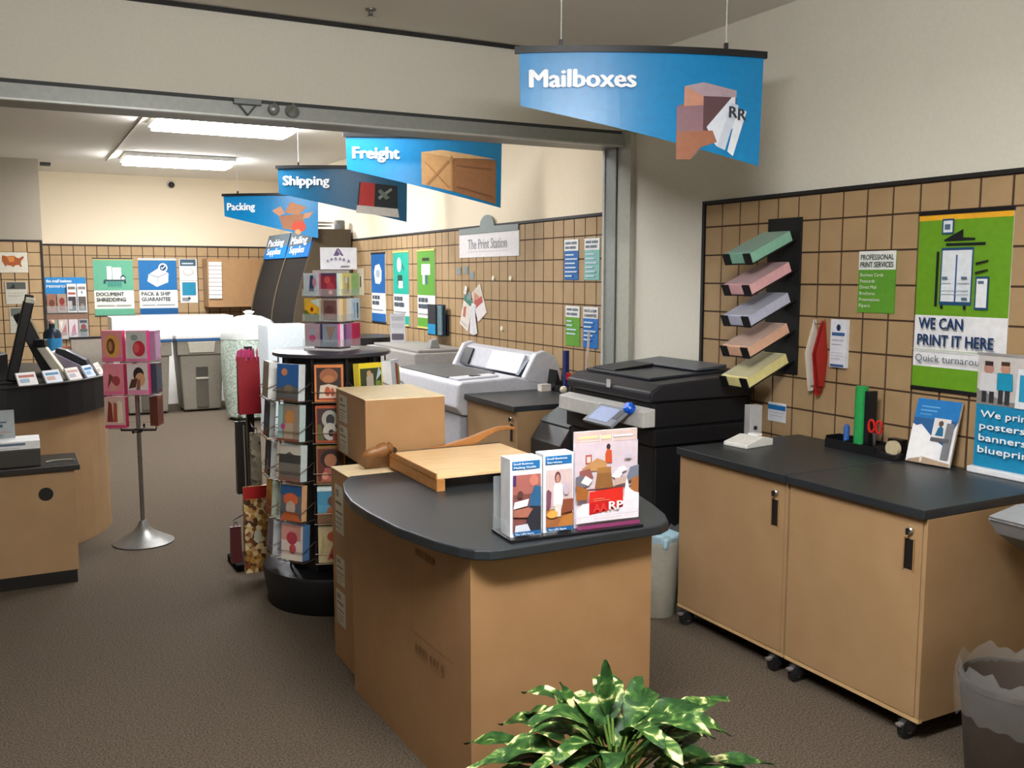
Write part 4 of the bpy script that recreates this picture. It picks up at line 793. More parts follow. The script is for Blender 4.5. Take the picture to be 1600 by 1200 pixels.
o = MB().box((2.56, YB-.42, 1.29), (3.34, YB-.03, 2.0), BOX).build('wall_cabinet', bevel=.004); tag(o, 'plain brown box cabinet mounted on the back wall', 'cabinet')
t = thing('form_rack', 'white rack of stacked forms on the brown wall cabinet', 'form rack', (2.66, YB-.4205, 1.42))
for i in range(9): MB().box((-.09+.001*i, -.03, .06*i), (.09+.001*i, -.001, .06*i+.052), M('ecebe6' if i % 2 else 'dcdbd6', .6)).build('pocket', t)
t = thing('literature_display', 'blue wall display reading resource center with leaflet pockets', 'display', (.70, YB-TH-.001, .86))
mb = MB(); mb.box((-.27, -.05, 0), (.26, 0, .36), M('8a6a58', .4)); mb.box((-.27, -.012, .36), (.25, 0, .87), M('1f86c8', .4))
a = Art(mb, (-.27, -.0125, .36), (1, 0, 0), (0, 0, 1), (0, -1, 0), .52, .51)
a.spec('p,0,0,1,0,1,.28,.5,.32,0,.44,a8b4bc;p,0,0,1,0,1,.22,.5,.26,0,.34,7a6454;b,.03,.86,.085,.62,eaf3f8,the small business;b,.03,.72,.095,.9,eaf3f8,resource center.'); mb.build('backboard', t)
for r_ in range(2):
    MB().box((-.265, -.075, .0+r_*.37), (.255, -.07, .10+r_*.37), CLEAR).box((-.265, -.07, r_*.37+.002), (.255, -.051 if r_ == 0 else -.013, r_*.37+.008), CLEAR).build('pocket', t)
for r_ in range(2):
    for c_ in range(4):
        base, s_ = [('8a9a80', 'r,.1,.1,.9,.5,5a6a5c;e,.5,.6,.2,.15,c8b8a0'), ('d0c0b8', 'p,.1,.1,.9,.2,.8,.8,b07a78;p,.1,.9,.5,.9,.3,.5,e8e4e0'), ('d8ccd0', 'p,.2,.1,.8,.2,.7,.8,.4,.6,c08090'), ('a4a8a8', 'r,.1,.8,.9,.95,4a5058;r,.1,.1,.9,.5,54605c;e,.5,.6,.3,.15,8a4a48'),
                    ('9a6a50', 'e,.5,.5,.3,.2,6a3a30'), ('a8907a', 'e,.5,.6,.3,.2,8a2c30;r,.2,.1,.8,.4,94504c'), ('ece8e6', 'r,.1,.8,.9,.9,7a7470;r,.1,.62,.9,.7,b05a50;r,.08,.05,.92,.55,3c3438;r,.1,.1,.5,.4,b4b0ac'), ('ece8e6', 'r,.1,.8,.9,.9,8a8480;e,.5,.7,.1,.05,6a8a98;r,.08,.05,.92,.55,5c5450;r,.3,.1,.7,.3,8a7c74')][r_*4+c_]
        tall = .27 if r_ == 0 else (.40 if c_ > 1 else .26)
        o = sheet_mesh(.118, tall, .012, base, s_).build('leaflet'); o.location = (.70-.20+.13*c_, YB-TH-.066, .86+.009+r_*.37)
        tag(o, '%s leaflet in the %s pocket row of the resource display' % (['green', 'rose and white', 'pale pink', 'grey', 'brown', 'tan and red', 'white and black', 'white and grey'][r_*4+c_], ['lower', 'upper'][r_]), 'leaflet', 'leaflets in the blue wall display')
o = MB().box((1.16, 13.5, 0), (2.74, 14.1, 1.20), M('f1efe8', .5)).build('white_counter', bevel=.006); tag(o, 'long plain white counter along the back wall behind the bins', 'counter')
t = thing('dome_camera', 'small white dome camera high on the back wall', 'camera', (2.16, YB-.001, 3.08))
MB().lathe([(.06, 0), (.06, .03), (.05, .04)], (0, 0, 0), M('d4d0c4', .4), T=Matrix.Rotation(R(90), 4, 'X')).build('mount', t, smooth=True); MB().ball((0, -.06, -.01), .045, M('2a2a2c', .15)).build('dome', t, smooth=True)
o = MB().box((.42, 13.6, CZ-.035), (.54, 13.75, CZ-.001), M('3a3632', .6)).build('ceiling_vent', bevel=.004); tag(o, 'small dark ceiling fitting beside the left pillar', 'vent')
# ---- grey bins
def shred_bin(label, x, w_, slot=True):
    t = thing('wheelie_bin', label, 'bin', (x, 12.85, 0), 0, 'grey wheeled bins at the back')
    h = .90; k = .84; hw = w_/2; d = .28
    mb = MB(); n = [(-hw*k, -d*k, .02), (hw*k, -d*k, .02), (hw*k, d*k, .02), (-hw*k, d*k, .02), (-hw, -d, h), (hw, -d, h), (hw, d, h), (-hw, d, h)]
    mb.add(n, [(0, 3, 2, 1), (4, 5, 6, 7), (0, 1, 5, 4), (1, 2, 6, 5), (2, 3, 7, 6), (3, 0, 4, 7)], M('8f887a', .6)); mb.build('bin_body', t, bevel=.02)
    mb = MB(); mb.box((-hw-.02, -d-.02, h-.16), (hw+.02, -d+.03, h), M('8a8375', .6)); mb.box((-hw-.02, -d-.02, h-.02), (hw+.02, d+.02, h+.02), M('8a8375', .6)); mb.build('collar', t, bevel=.012)
    mb = MB(); mb.prism([(-hw*.62, h+.01), (hw*.62, h+.01), (hw*.55, h-.13), (-hw*.55, h-.13)], d+.021, d+.035, M('b3ad9e', .5), axis='y'); mb.build('front_plate', t, bevel=.004)
    if slot:
        T = Matrix.Translation((0, -d*(.84+.16*.45)-.004, 0))
        mb = MB(); mb.box((-.075, -.004, .06), (.075, .02, .42), M('5f594e', .7), T); mb.box((-.075, -.008, .46), (.075, .02, .58), M('4a463f', .7), T); mb.build('recess', t)
        MB().box((-.08, -.02, .42), (.08, .0, .445), M('b4ae9e', .5), T).build('grip_bar', t, bevel=.006)
    mb = MB(); mb.box((-hw-.03, -d-.03, h+.021), (hw+.03, d+.03, h+.05), M('2c64a0', .4)); mb.build('blue_rim', t, bevel=.004)
    MB().box((-hw-.035, -d-.035, h+.0505), (hw+.035, d+.035, h+.10), M('eceae6', .5)).build('lid', t, bevel=.008)
    for sx in (-1, 1): MB().lathe([(.05, -.02), (.05, .02)], (0, 0, 0), M('26241f', .6), T=Matrix.Translation((sx*hw*.7, -d*.55, .052)) @ Matrix.Rotation(R(90), 4, 'Y')).build('wheel', t, smooth=True)
shred_bin('grey wheeled bin nearest the pink card stand, half hidden by it', 1.47, .56)
shred_bin('grey wheeled bin with a grip slot beside the bag of packing peanuts', 2.135, .56)
# ---- bag of packing peanuts
random.seed(3)
t = thing('peanut_bag', 'big clear knotted bag of pale green packing peanuts', 'bag', (2.56, 11.70, 0))
MB().lathe([(.20, .0), (.29, .05), (.32, .3), (.335, .6), (.345, .85), (.335, 1.02), (.30, 1.10), (.22, 1.16)], (0, 0, 0), PEANUT, n=30, lump=.03).build('peanut_fill', t, smooth=True)
MB().lathe([(.348, .99), (.345, 1.06), (.32, 1.14), (.26, 1.21), (.15, 1.26), (.05, 1.275), (.04, 1.29)], (0, 0, 0), M('f1f4f1', .2, alpha=.8, spec=.8, scale=10, bump=.5), n=30, lump=.03).build('bag_top', t, smooth=True)
mb = MB()
for i in range(6):
    a = 2*math.pi*i/6; mb.prism([(-.03, 0), (.03, 0), (.065, .06), (.0, .085), (-.05, .07)], -.003, .003, M('f0efe8', .4), axis='y', T=Matrix.Translation((.03*math.cos(a), .03*math.sin(a), 1.275)) @ Matrix.Rotation(a+R(90), 4, 'Z') @ Matrix.Rotation(R(-50), 4, 'X'))
mb.build('knot', t)
# ---- gondola displays against the right wall, back corner
def gondola(label, y0, y1, words):
    t = thing('display_unit', label, 'display unit', (3.70, (y0+y1)/2, 0), 0, 'dark display units by the right wall')
    hy = (y1-y0)/2
    prof = [(0, 0), (0, 2.31), (-.43, 2.31)] + [(-.43-.32*math.sin(math.pi/2*i/8)**1.2, 2.31-1.35*i/8) for i in range(1, 9)] + [(-.60, .92), (-.60, 0)]
    MB().prism(prof, hy-.02, hy, M('54493a', .8, spec=.1), axis='y').build('side_panel', t); MB().prism(prof, -hy, -hy+.02, M('54493a', .8, spec=.1), axis='y').build('side_panel', t)
    inner = [(-.001, .1), (-.001, 2.29)] + [(p[0]+.012, p[1]-.006) for p in prof[2:-2]] + [(-.56, .9), (-.56, .1)]
    MB().prism(inner, -hy+.0205, hy-.0205, M('1f1b17', .85, spec=.1), axis='y').build('shelf_back', t)
    hb = MB(); hb.prism([(-.405, 2.305), (-.445, 2.305), (-.535, 1.98), (-.475, 1.96)], -hy+.021, hy-.021, M('0f5c96', .7, spec=.1), axis='y')
    a = Art(hb, (-.4455, hy-.021, 2.305), (0, -1, 0), Vector((.09, 0, .325)).normalized(), Vector((-.325, 0, .09)).normalized(), 2*hy-.042, .33)
    a.poly([(0, 0), (a.w, 0), (a.w, -.16), (0, -.20)], M('4c5458', .8, spec=.1))
    ws = words.split('|'); a.text(ws[0], .1, -.16, .095, M('e4e8ea', .5), width=a.w*.72, bold=.02)
    if len(ws) > 1: a.text(ws[1], .14, -.28, .09, M('e4e8ea', .5), width=a.w*.65, bold=.02)
    hb.build('header', t)
gondola('dark display unit with blue header, nearer the camera in the back corner', 11.16, 12.24, 'Mailing|Supplies')
gondola('dark display unit with blue header, nearest the back wall', 12.25, 13.45, 'Packing|Supplies')
t = thing('wire_basket', 'small wire basket on top of the dark display unit', 'basket', (3.42, 11.5, 2.3115))
mb = MB()
for z, r_ in ((.005, .09), (.05, .11), (.09, .125)): mb.tube([(r_*1.3*math.cos(2*math.pi*i/16), r_*math.sin(2*math.pi*i/16), z) for i in range(17)], .006, M('b0aca4', .4, .6))
mb.build('wire_rings', t)
o = MB().lathe([(.06, 0), (.065, .005), (.065, .10), (.055, .115)], (3.62, 11.35, 2.3115), M('6c6a64', .5)).build('round_tin', smooth=True); tag(o, 'small grey round tin on top of the dark display unit', 'tin')
o = MB().box((2.45, 10.3, .0), (2.93, 10.75, 1.21), M('d3dde2', .5)).build('white_carton', bevel=.006); tag(o, 'pale blue white carton in front of the dark display units', 'carton')
t = thing('round_table', 'round black topped table behind the tabletop card rack', 'table', (3.22, 9.42, 0))
MB().lathe([(.33, 1.05), (.36, 1.055), (.36, 1.125), (.33, 1.13)], (0, 0, 0), M('1c1c1e', .4), n=36).build('top', t, smooth=True); MB().lathe([(.25, 0), (.25, .03), (.04, .05), (.04, 1.05)], (0, 0, 0), M('1c1c1e', .5)).build('pedestal', t, smooth=True)
# ---- posters on the far right wall
def pos3(label, y, base, spec, cap, lines):
    hang('poster', label, 'poster', 'right', y, 1.225, .455, .785, 'e9e7e2', 'r,0,.42,1,1,%s;r,0,0,1,.125,%s;%s;%s' % (base, base, spec, lines), bars=M(cap, .5))
pos3('dark blue poster, the far one of three on the right back wall', 10.28, '1c62a4', 'p,.2,.72,.3,.82,.6,.84,.76,.74,.74,.6,.6,.55,.3,.56,e6eaec;e,.5,.7,.15,.06,a8b8c4', '1d2a38', 'r,.07,.33,.2,.385,4c5660;r,.24,.33,.42,.385,4c5660;r,.46,.33,.6,.385,4c5660;r,.07,.25,.26,.305,4c5660;r,.30,.25,.55,.305,4c5660;r,.06,.17,.86,.185,a2a8aa')
pos3('teal poster, the middle one of three on the right back wall', 9.57, '1fa890', 'e,.4,.82,.14,.1,e6f0ea;p,.6,.84,.72,.76,.7,.74,.58,.8,1f5a58;r,.3,.54,.6,.68,22443f;r,.36,.5,.64,.6,e6eeea', 'd8c878', 'r,.07,.33,.2,.385,4c5660;r,.24,.33,.42,.385,4c5660;r,.46,.33,.6,.385,4c5660;r,.07,.25,.34,.305,4c5660;r,.38,.25,.70,.305,4c5660;r,.06,.17,.86,.185,a2a8aa')
pos3('leaf green poster, the near one of three on the right back wall', 8.875, '5fa034', 'r,.3,.86,.7,.9,2a2c20;r,.25,.68,.75,.82,dfe8d4;r,.32,.56,.44,.68,e6eee0;r,.5,.56,.58,.68,3a6aa0', 'd8c878', 'r,.07,.33,.2,.385,4c5660;r,.24,.33,.42,.385,4c5660;r,.46,.33,.6,.385,4c5660;r,.07,.25,.20,.305,4c5660;r,.24,.25,.62,.305,4c5660;r,.06,.17,.86,.185,a2a8aa')
hang('notice', 'small cream notice at the end of the display unit', 'notice', 'right', 10.9, 1.52, .22, .32, 'cfc6ac', 'r,.4,.3,.6,.7,4a3c30')
t = hang('sign', 'white sign reading The Print Station under a grey arched crest', 'sign', 'right', 7.475, 1.915, 1.17, .21, 'e4e0de', 'b,.16,.36,.42,.66,a29ea0,The Print Station;r,.14,.24,.84,.26,cfcacc', t=.006)
mb = MB(); mb.prism([(-.58, 0)] + [(-.58, .05), (-.14, .055)] + [(.14*math.cos(R(180-15*i)), .055+.10*math.sin(R(180-15*i))) for i in range(1, 12)] + [(.14, .055), (.58, .05), (.58, 0)], 0, .006, M('8a938f', .5), axis='y')
o = mb.build('crest', loc=(0, 0, .2105)); o.parent = t
PR = [('deep blue', 6.07, 1.72, '1f64a8', (.6, .85, .7, .75, .85, .5)), ('pale teal', 5.785, 1.72, '7fb8ae', (.55, .6, .75, .5, .65, .6)),
      ('green', 6.045, 1.225, '5f9e2f', (.35, .4, .7, .65)), ('bright blue', 5.795, 1.225, '1f6cb4', (.6, .5, .8, .6, .45))]
for (nm, y, z, base, wd) in PR:
    sp = 'r,0,.72,1,1,e4e2de;'
    if nm == 'bright blue': sp += 'b,.08,.87,.07,.84,5a6670,PACK & SHIP;b,.08,.76,.07,.84,5a6670,GUARANTEE;'
    else: sp += 'r,.08,.88,.46,.94,6a7680;r,.5,.88,.9,.94,6a7680;r,.08,.77,.36,.83,6a7680;r,.4,.77,.84,.83,6a7680;'
    for i, q in enumerate(wd): sp += 'r,.1,%.3f,%.2f,%.3f,c3d4e0;' % (.60-.105*i, .1+q, .64-.105*i)
    hang('sign', '%s price list at the near end of the back room tiles, %s row' % (nm, 'upper' if z > 1.5 else 'lower'), 'sign', 'right', y, z, .20, .30, base, sp, group='price lists beside the gate post')
t = thing('binder_rack', 'wall pocket of dark and blue folders under the green poster', 'folder rack', (XW-TH-.001, 8.46, 1.17), -math.pi/2)
mb = MB(); mb.box((-.16, -.10, 0), (.14, -.001, .012), M('2a2a2c', .5)); mb.box((-.16, -.02, .012), (.14, -.001, .2), M('2a2a2c', .5)); mb.build('pocket', t)
for (nm, x, y, base, sp, hh) in [('black and blue', -.06, -.098, '2a2a30', 'r,0,0,1,.34,1a86b4', .29), ('slate blue', .05, -.08, '6a8288', 'r,.1,.1,.9,.9,5c767c', .28), ('navy', .07, -.058, '1c2c48', 'r,.1,.1,.9,.9,1a2840', .29)]:
    o = sheet_mesh(.19 if x < 0 else .17, hh, .016, base, sp).build('folder'); p = Matrix.Rotation(-math.pi/2, 3, 'Z') @ Vector((x, y, 0)); o.location = (XW-TH-.001+p.x, 8.46+p.y, 1.183); o.rotation_euler = (0, 0, -math.pi/2)
    tag(o, '%s folder in the wall pocket under the green poster' % nm, 'folder', 'folders in the wall pocket')
FL = [('green headed price flyer hanging askew', 7.98, 1.27, .19, .30, 22, 'd8d0c4', 'r,0,.8,1,1,3f7f6c;p,.2,.3,.5,.35,.4,.7,.15,.6,b86a58;r,.1,.1,.8,.14,a8a29c'), ('red and white flyer hung cornerwise', 7.58, 1.38, .20, .29, -28, 'e4dcd8', 'p,0,.4,1,.5,1,1,0,1,cfc6b4;p,.05,.45,.9,.4,.9,.6,.1,.7,b8584c;p,.1,.7,.7,.65,.3,.95,c88a70'),
      ('fan of white slips on a wall hook', 7.80, 1.22, .09, .28, 10, 'e2dfe0', 'r,.3,.05,.34,.95,b0acb0;r,.7,.05,.74,.95,b0acb0'), ('second fan of white slips tilted the other way', 7.72, 1.22, .09, .27, -14, 'dad7da', 'r,.4,.05,.44,.95,b0acb0'), ('tiny white tag above the flyers', 7.93, 1.585, .05, .075, 25, 'e6e2dc', 'r,.2,.3,.8,.4,b0a8a4')]
for i, (nm, y, z, w_, h_, rot, base, sp) in enumerate(FL):
    o = hang('flyer', nm + ' on the back room tiles', 'flyer', 'right', y, z, w_, h_, base, sp, t=.003, off=.003*i)
    o.rotation_euler = (Matrix.Rotation(-math.pi/2, 4, 'Z') @ Matrix.Rotation(R(rot), 4, 'Y')).to_euler()
for nm, y, z in (('far upper', 7.36, 1.73), ('near upper', 7.04, 1.73), ('lower', 7.2, 1.30)):
    o = MB().lathe([(.022, 0), (.02, .012)], (0, 0, 0), M('eee6cc', .5), T=Matrix.Rotation(R(-90), 4, 'Y')).build('wall_button', loc=(XW-TH-.001, y, z)); tag(o, 'small cream round button on the tiles, %s of three' % nm, 'button', 'cream buttons on the tiles')
for i, (y, z) in enumerate(((8.08, 1.76), (7.93, 1.77), (7.80, 1.72), (7.86, 1.53))):
    o = MB().box((-.004, -.045, 0), (0, .045, .07), M('8a928f', .6)).build('grey_tag', loc=(XW-TH-.001, y, z)); tag(o, ['grey tag farthest left above the flyers', 'grey tag second from left above the flyers', 'grey tag just left of the cornerwise flyer', 'lowest grey tag between the flyers'][i], 'tag', 'grey paper tags')

# ================================================================== MACHINES
PG = M('d3d4da', .4); PG2 = M('bfc0c7', .45); PGD = M('5c5c5e', .45)
t = thing('plan_printer', 'wide grey plan printer with open top in the back room', 'printer', (2.80, 6.80, 0))
prof = [(0, .80), (.02, .965), (.05, .985), (.50, 1.0), (.66, .97), (.86, .93), (.90, .86), (.84, .78), (.3, .72), (.05, .74)]
MB().prism(prof, -.66, .66, PG, axis='y').build('main_body', t, bevel=.015)
mb = MB(); mb.prism([(.06, .9865), (.47, 1.0005), (.47, 1.010), (.06, .996)], -.60, .36, PGD, axis='y'); mb.build('feed_deck', t, bevel=.003)
mb = MB(); mb.prism([(.06, .9868), (.40, .9985), (.40, 1.012), (.06, 1.0)], .40, .56, M('d4d6dc', .35), axis='y'); mb.box((.2, -.50, 1.0), (.28, -.45, 1.012), M('26262a', .4)); mb.build('control_pad', t, bevel=.004)
MB().prism([(.56, .99), (.66, 1.17), (.74, 1.19), (.84, 1.14), (.89, 1.0), (.89, .90), (.60, .95)], .60, .66, PG, axis='y').build('hood_cheek', t, bevel=.012)
MB().prism([(.56, .99), (.66, 1.17), (.74, 1.19), (.84, 1.14), (.89, 1.0), (.89, .90), (.60, .95)], -.66, -.60, PG, axis='y').build('hood_cheek', t, bevel=.012)
mb = MB(); mb.prism([(.62, 1.0), (.68, 1.15), (.74, 1.17), (.84, 1.12), (.88, 1.0), (.88, .95), (.7, .95)], -.5995, .5995, PG2, axis='y'); mb.build('hood', t, bevel=.006)
mb = MB(); mb.prism([(.585, 1.005), (.655, 1.15), (.672, 1.145), (.615, 1.0)], -.05, .50, M('d9dae2', .35), axis='y'); mb.build('front_cover', t, bevel=.004)
mb = MB(); mb.prism([(.56, 1.003), (.655, 1.12), (.66, 1.10), (.60, 1.0)], .52, .57, M('26304a', .4), axis='y'); mb.prism([(.60, 1.01), (.66, 1.14), (.67, 1.13), (.62, 1.0)], -.58, -.42, M('17171a', .4), axis='y'); mb.build('roll_guide', t)
MB().box((.05, -.60, .30), (.62, .52, .735), PG2).build('pedestal', t, bevel=.012)
mb = MB(); mb.box((.046, -.2, .63), (.0495, .1, .65), M('3a3a3e', .5)); mb.box((.046, -.5, .33), (.0495, .48, .335), M('6a6a6e', .5)); mb.build('vent_slot', t)
MB().box((.15, -.5, .06), (.58, .47, .2995), M('17171a', .6)).build('base', t, bevel=.006)
for sx, sy in ((.2, -.42), (.2, .40), (.52, -.42), (.52, .40)): MB().lathe([(.03, -.018), (.03, .018)], (0, 0, 0), M('222224', .5), T=Matrix.Translation((sx, -sy, .03)) @ Matrix.Rotation(R(90), 4, 'X')).build('wheel', t, smooth=True)
t = thing('grey_machine', 'plain grey machine beyond the plan printer by the right wall', 'machine', (3.4, 8.4, 0))
MB().box((-.26, -.64, 0), (.31, .66, 1.06), M('a29d98', .5)).build('case', t, bevel=.012)
MB().box((-.20, -.58, 1.0605), (.28, .60, 1.085), M('94908c', .5)).build('lid', t, bevel=.006)
MB().prism([(-.02, 1.0855), (.08, 1.0855), (.06, 1.17), (.0, 1.16)], .34, .42, M('8f8f8c', .5), axis='y').build('clip', t, bevel=.004)
o = sheet_mesh(.15, .29, .02, 'dfe0e6', 'r,.1,.75,.9,.9,c0c4cc;r,.1,.5,.9,.66,cfd2da;r,.1,.08,.9,.3,6a6470', edge=M('4a4a6a', .5)).build('counter_sign', loc=(3.42, 8.9, 1.0855), rotz=R(-20)); tag(o, 'narrow white sign standing on the grey machine', 'sign')
# things on the third cabinet
o = MB().box((0, 0, 0), (.08, .06, .05), M('e0d8cc', .5)).build('small_box', loc=(3.42, 5.98, CT)); tag(o, 'small white box on the cabinet by the plan printer', 'box')
t = thing('tool_caddy', 'black tool caddy at the back of the cabinet by the gate post', 'caddy', (3.57, 5.82, CT))
mb = MB(); mb.box((-.06, -.13, 0), (.05, .13, .012), M(BLACK, .4)); mb.box((-.02, -.13, .0125), (.05, -.03, .075), M(BLACK, .4)); mb.box((-.06, .03, .0125), (-.056, .13, .05), M(BLACK, .4)); mb.build('tray', t)
o = MB().box((-.016, -.018, 0), (.016, .018, .29), M('1f2c6a', .35)).build('marker_case', loc=(3.58, 5.90, CT+.0125)); tag(o, 'dark blue upright case in the tool caddy', 'case')
t = thing('scissors', 'red handled scissors standing in the tool caddy of the farther cabinet', 'scissors', (3.565, 5.835, CT+.0125))
MB().prism([(-.003, 0), (.003, 0), (.008, .08), (-.008, .08)], -.002, .002, M('b8babc', .3, 1), axis='x').build('blade', t)
mb = MB()
for s_ in (-1, 1): mb.tube([(0, s_*.017+.013*math.cos(q), .105+.026*math.sin(q)) for q in [2*math.pi*i/10 for i in range(11)]], .006, M('c02424', .35))
mb.build('handles', t, smooth=True)
o = MB().ball((3.50, 5.80, CT+.0285), .028, M('e8dcc0', .4)).build('tape_roll', smooth=True); tag(o, 'small cream tape roll beside the tool caddy', 'tape')
o = MB().prism([(-.008, 0), (.008, 0), (.008, .46), (-.008, .46)], -.002, .002, M('e4d0c8', .5), axis='y', T=Matrix.Rotation(R(3), 4, 'Y')).build('wooden_ruler', loc=(3.56, 5.60, CT)); tag(o, 'tall pale measuring stick standing by the gate post', 'ruler')
o = MB().prism([(-.07, 0), (.06, 0), (.05, .05), (.01, .08), (-.01, .15), (-.025, .05)], -.06, .06, M('1b1a1b', .45), axis='y').build('electric_stapler', loc=(3.57, 6.05, CT)); tag(o, 'black electric stapler behind the white box', 'stapler')

# ---- black copier
CB = M('17171a', .5); CB2 = M('242429', .45)
t = thing('copier', 'large black office copier between the mobile cabinet and the gate', 'copier', (3.35, 4.50, 0))
MB().box((-.34, -.46, .03), (.345, .40, .84), CB).build('lower_body', t, bevel=.012)
MB().box((-.36, -.48, .8405), (.35, .42, .93), CB).build('waist', t, bevel=.006)
MB().box((-.34, -.44, .9305), (.345, .38, 1.075), CB).build('scanner_body', t, bevel=.01)
mb = MB(); mb.prism([(-.43, .945), (-.425, 1.03), (-.345, 1.045), (-.345, .945)], -.40, .47, M('cbcac4', .4), axis='y'); mb.build('control_strip', t, bevel=.006)
T = Matrix.Translation((-.495, -.235, .985)) @ Matrix.Rotation(R(-34), 4, 'Y')
pn = MB().box((-.075, -.13, -.008), (.075, .15, .012), M('8b8f98', .4), T).build('touch_panel', t, bevel=.004)
MB().box((-.055, -.07, .0122), (.055, .12, .014), M('b8c8ee', .25), T).build('screen', pn)
MB().box((-.02, -.125, .0122), (.05, -.08, .016), M('5c6068', .4), T).build('keys', pn)
MB().lathe([(.03, 0), (.033, .03), (.02, .045)], (0, 0, 0), M('1a62e0', .25), T=Matrix.Translation((-.425, -.36, 1.03)) @ Matrix.Rotation(R(-50), 4, 'Y')).build('blue_cap', t, smooth=True)
mb = MB(); mb.prism([(-.37, 1.0755), (.345, 1.0755), (.345, 1.12), (.30, 1.20), (-.30, 1.17), (-.37, 1.13)], -.40, .46, CB2, axis='y'); mb.build('document_feeder', t, bevel=.012)
mb = MB(); mb.prism([(-.26, 1.175), (.30, 1.20), (.30, 1.212), (-.26, 1.19)], -.36, .30, M('2f343a', .4), axis='y'); mb.build('feed_tray', t, bevel=.004)
mb = MB(); mb.prism([(-.22, 1.192), (.06, 1.205), (.06, 1.225), (-.22, 1.20)], -.34, -.10, M('1b1b1f', .4), axis='y'); mb.prism([(.08, 1.21), (.3, 1.22), (.3, 1.24), (.08, 1.222)], -.36, .28, M('555a62', .4), axis='y'); mb.build('tray_guide', t, bevel=.004)
MB().box((-.374, -.07, 1.12), (-.366, -.04, 1.165), M('c9c9c4', .4)).build('label', t)
# finisher on the far side with grey output trays
mb = MB(); mb.prism([(-.40, .03), (.30, .03), (.30, .99), (.06, .95), (-.18, .885), (-.33, .80), (-.40, .70)], -.80, -.43, M('33302f', .5), axis='y'); mb.build('finisher', t, bevel=.006)
mb = MB(); mb.prism([(.31, .995), (.06, .955), (-.18, .89), (-.33, .805), (-.335, .815), (-.185, .902), (.06, .968), (.31, 1.008)], -.79, -.435, M('626a6c', .4), axis='y'); mb.build('output_tray', t)
mb = MB(); mb.prism([(.31, 1.01), (.0, .975), (-.02, .985), (.02, 1.06), (.31, 1.09)], -.455, -.44, M('9aa0a2', .45), axis='y'); mb.prism([(.02, .975), (.3, 1.01), (.34, 1.10), (.06, 1.07)], -.80, -.785, M('8a9294', .45), axis='y'); mb.build('tray_wing', t)
for sx, sy in ((-.28, -.4), (.3, -.4), (-.28, .72), (.24, .72)): MB().lathe([(.015, -.012), (.015, .012)], (0, 0, 0), M('222224', .5), T=Matrix.Translation((sx, sy, .0155)) @ Matrix.Rotation(R(90), 4, 'X')).build('wheel', t, smooth=True)

# ================================================================== GATE FITTINGS AND CEILING BITS
t = thing('gate_bracket', 'small grey metal bracket on the gate beam', 'bracket', (1.20, 5.369, 2.66))
MB().box((-.075, -.03, .02), (.075, 0, .05), M('6c706e', .4, .5)).build('plate', t, bevel=.003); MB().tube([(-.045, -.02, .02), (0, -.02, -.035), (.045, -.02, .02)], .005, M('6c706e', .4, .5)).build('loop', t)
for nm, x in (('left', 1.345), ('right', 1.45)):
    t = thing('gate_roller', 'round grey roller on the gate beam, %s one of two' % nm, 'roller', (x, 5.359, 2.668), 0, 'rollers on the gate beam')
    MB().lathe([(.032, 0), (.03, .02), (.012, .03)] if nm == 'left' else [(.042, 0), (.03, .012), (.012, .04)], (0, 0, 0), M('8a8e8a', .35, .5), T=Matrix.Rotation(R(90 if nm == 'left' else 60), 4, 'X')).build('disc', t, smooth=True)
    MB().tube([(0, 0, 0), (0, -.02, .04)], .006, M('8a8e8a', .35, .5)).build('pin', t)
t = thing('sprinkler', 'small sprinkler head on the front ceiling', 'sprinkler', (1.81, 5.05, CZ-.001))
MB().lathe([(.03, 0), (.028, -.008), (.012, -.012), (.012, -.03)], (0, 0, 0), M('77736a', .4, .5)).build('rose', t, smooth=True); MB().lathe([(.024, -.045), (.026, -.042), (.008, -.03)], (0, 0, 0), M('b9b5aa', .3, .7)).build('deflector', t, smooth=True)
o = MB().box((1.20, 6.2, CZ-.018), (1.215, 13.0, CZ-.001), M('c9c5b8', .5)).build('cable_raceway'); o.location = (-.06, 0, 0); tag(o, 'thin white cable raceway on the back room ceiling', 'raceway')

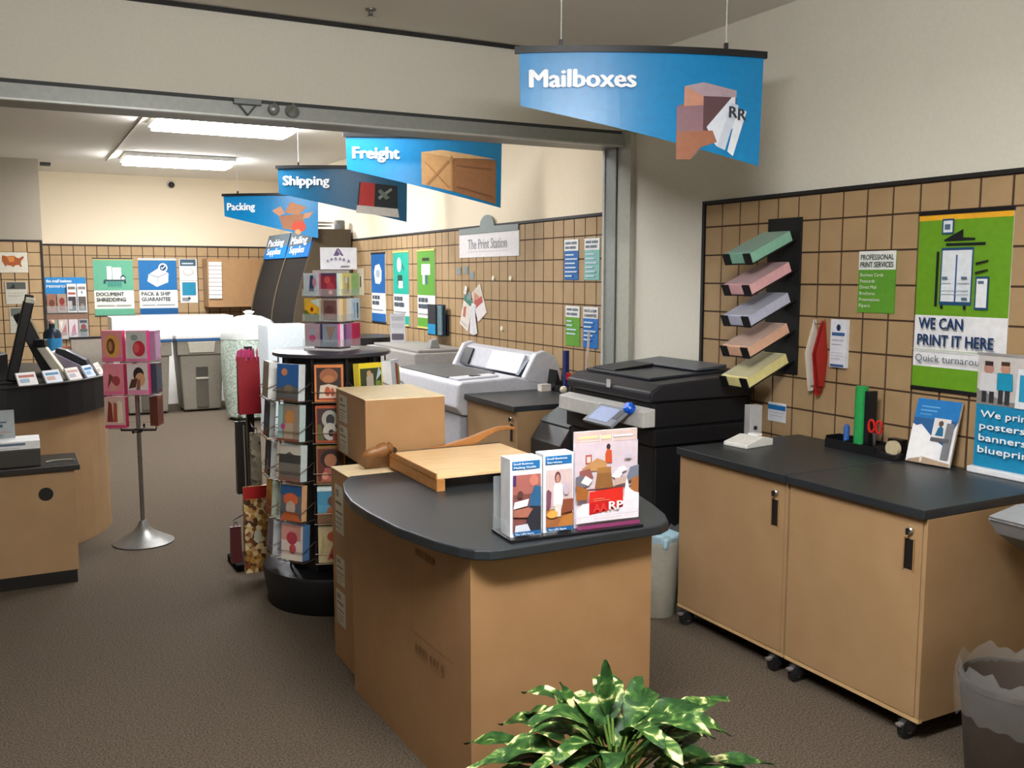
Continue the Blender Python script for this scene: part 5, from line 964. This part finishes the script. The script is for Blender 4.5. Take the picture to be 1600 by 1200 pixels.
# ================================================================== PLANT
random.seed(21)
PLX, PLY = 1.36, 1.98
t = thing('potted_plant', 'green and cream variegated leafy plant at the bottom of the picture', 'plant', (PLX, PLY, 0))
MB().lathe([(.13, 0), (.14, .01), (.18, .30), (.195, .30), (.195, .335), (.175, .335), (.17, .30)], (0, 0, 0), M('5a3c2a', .6), n=32).build('pot', t, smooth=True)
MB().lathe([(.168, .29), (.1, .305), (.02, .31)], (0, 0, 0), M('2a1f18', .9), n=24).build('soil', t)
def leaf_pts(base, az, L, W, rise, droop, fold=.18):
    """a pointed blade that leaves base in direction az, first rising then drooping"""
    d = Vector((math.cos(az), math.sin(az), 0)); sd = Vector((-math.sin(az), math.cos(az), 0)); up = Vector((0, 0, 1)); n = 9
    vs_ = []; p = Vector(base); ang = rise
    for i in range(n+1):
        f = i/n; wd = W*math.sin(math.pi*min(1, f*.93+.05))**.8*(1-.25*f) + .001
        nrm = (-d*math.sin(ang)+up*math.cos(ang))
        wave = .006*math.sin(f*11+az*3)
        vs_ += [p - sd*wd + nrm*(fold*wd+wave), p - sd*wd*.5 + nrm*(fold*.3*wd), p, p + sd*wd*.5 + nrm*(fold*.3*wd), p + sd*wd + nrm*(fold*wd-wave)]
        p = p + (d*math.cos(ang)+up*math.sin(ang))*(L/n); ang -= droop/n
    fs = []
    for i in range(n):
        for k in range(4): fs.append((i*5+k, i*5+k+1, (i+1)*5+k+1, (i+1)*5+k))
    return vs_, fs
lf = MB(); st = MB()
def add_leaf(az, reach, z, L, W, rise, droop):
    b = Vector((reach*math.cos(az), reach*math.sin(az), z))
    st.tube([(0.03*math.cos(az), .03*math.sin(az), .305), (reach*.45*math.cos(az), reach*.45*math.sin(az), .305+(z-.305)*.75), b], .004, M('5c7a34', .5), n=6)
    v, f = leaf_pts(b, az, L, W, rise, droop); lf.add(v, f, LEAF)
for i in range(66):
    ring = i % 3; az = i*2.39996 + random.uniform(-.25, .25)
    reach = [.07, .14, .20][ring] + random.uniform(-.03, .03); z = [.51, .46, .40][ring] + random.uniform(-.035, .045)
    add_leaf(az, reach, z, random.uniform(.16, .24), random.uniform(.032, .052), [R(50), R(28), R(8)][ring] + random.uniform(-.2, .2), [1.5, 1.2, .9][ring])
add_leaf(R(75), .06, .56, .15, .026, R(84), .12)
add_leaf(R(120), .1, .53, .13, .024, R(66), .3); add_leaf(R(140), .13, .53, .11, .018, R(78), .3); add_leaf(R(38), .12, .53, .15, .03, R(50), .9); add_leaf(R(-28), .2, .45, .24, .03, R(12), .5); add_leaf(R(5), .19, .52, .24, .045, R(15), .55); add_leaf(R(168), .2, .50, .21, .035, R(16), .7); add_leaf(R(185), .2, .47, .2, .04, R(12), .9)
lf.build('foliage', t, smooth=True, fixn=False); st.build('stems', t, smooth=True)
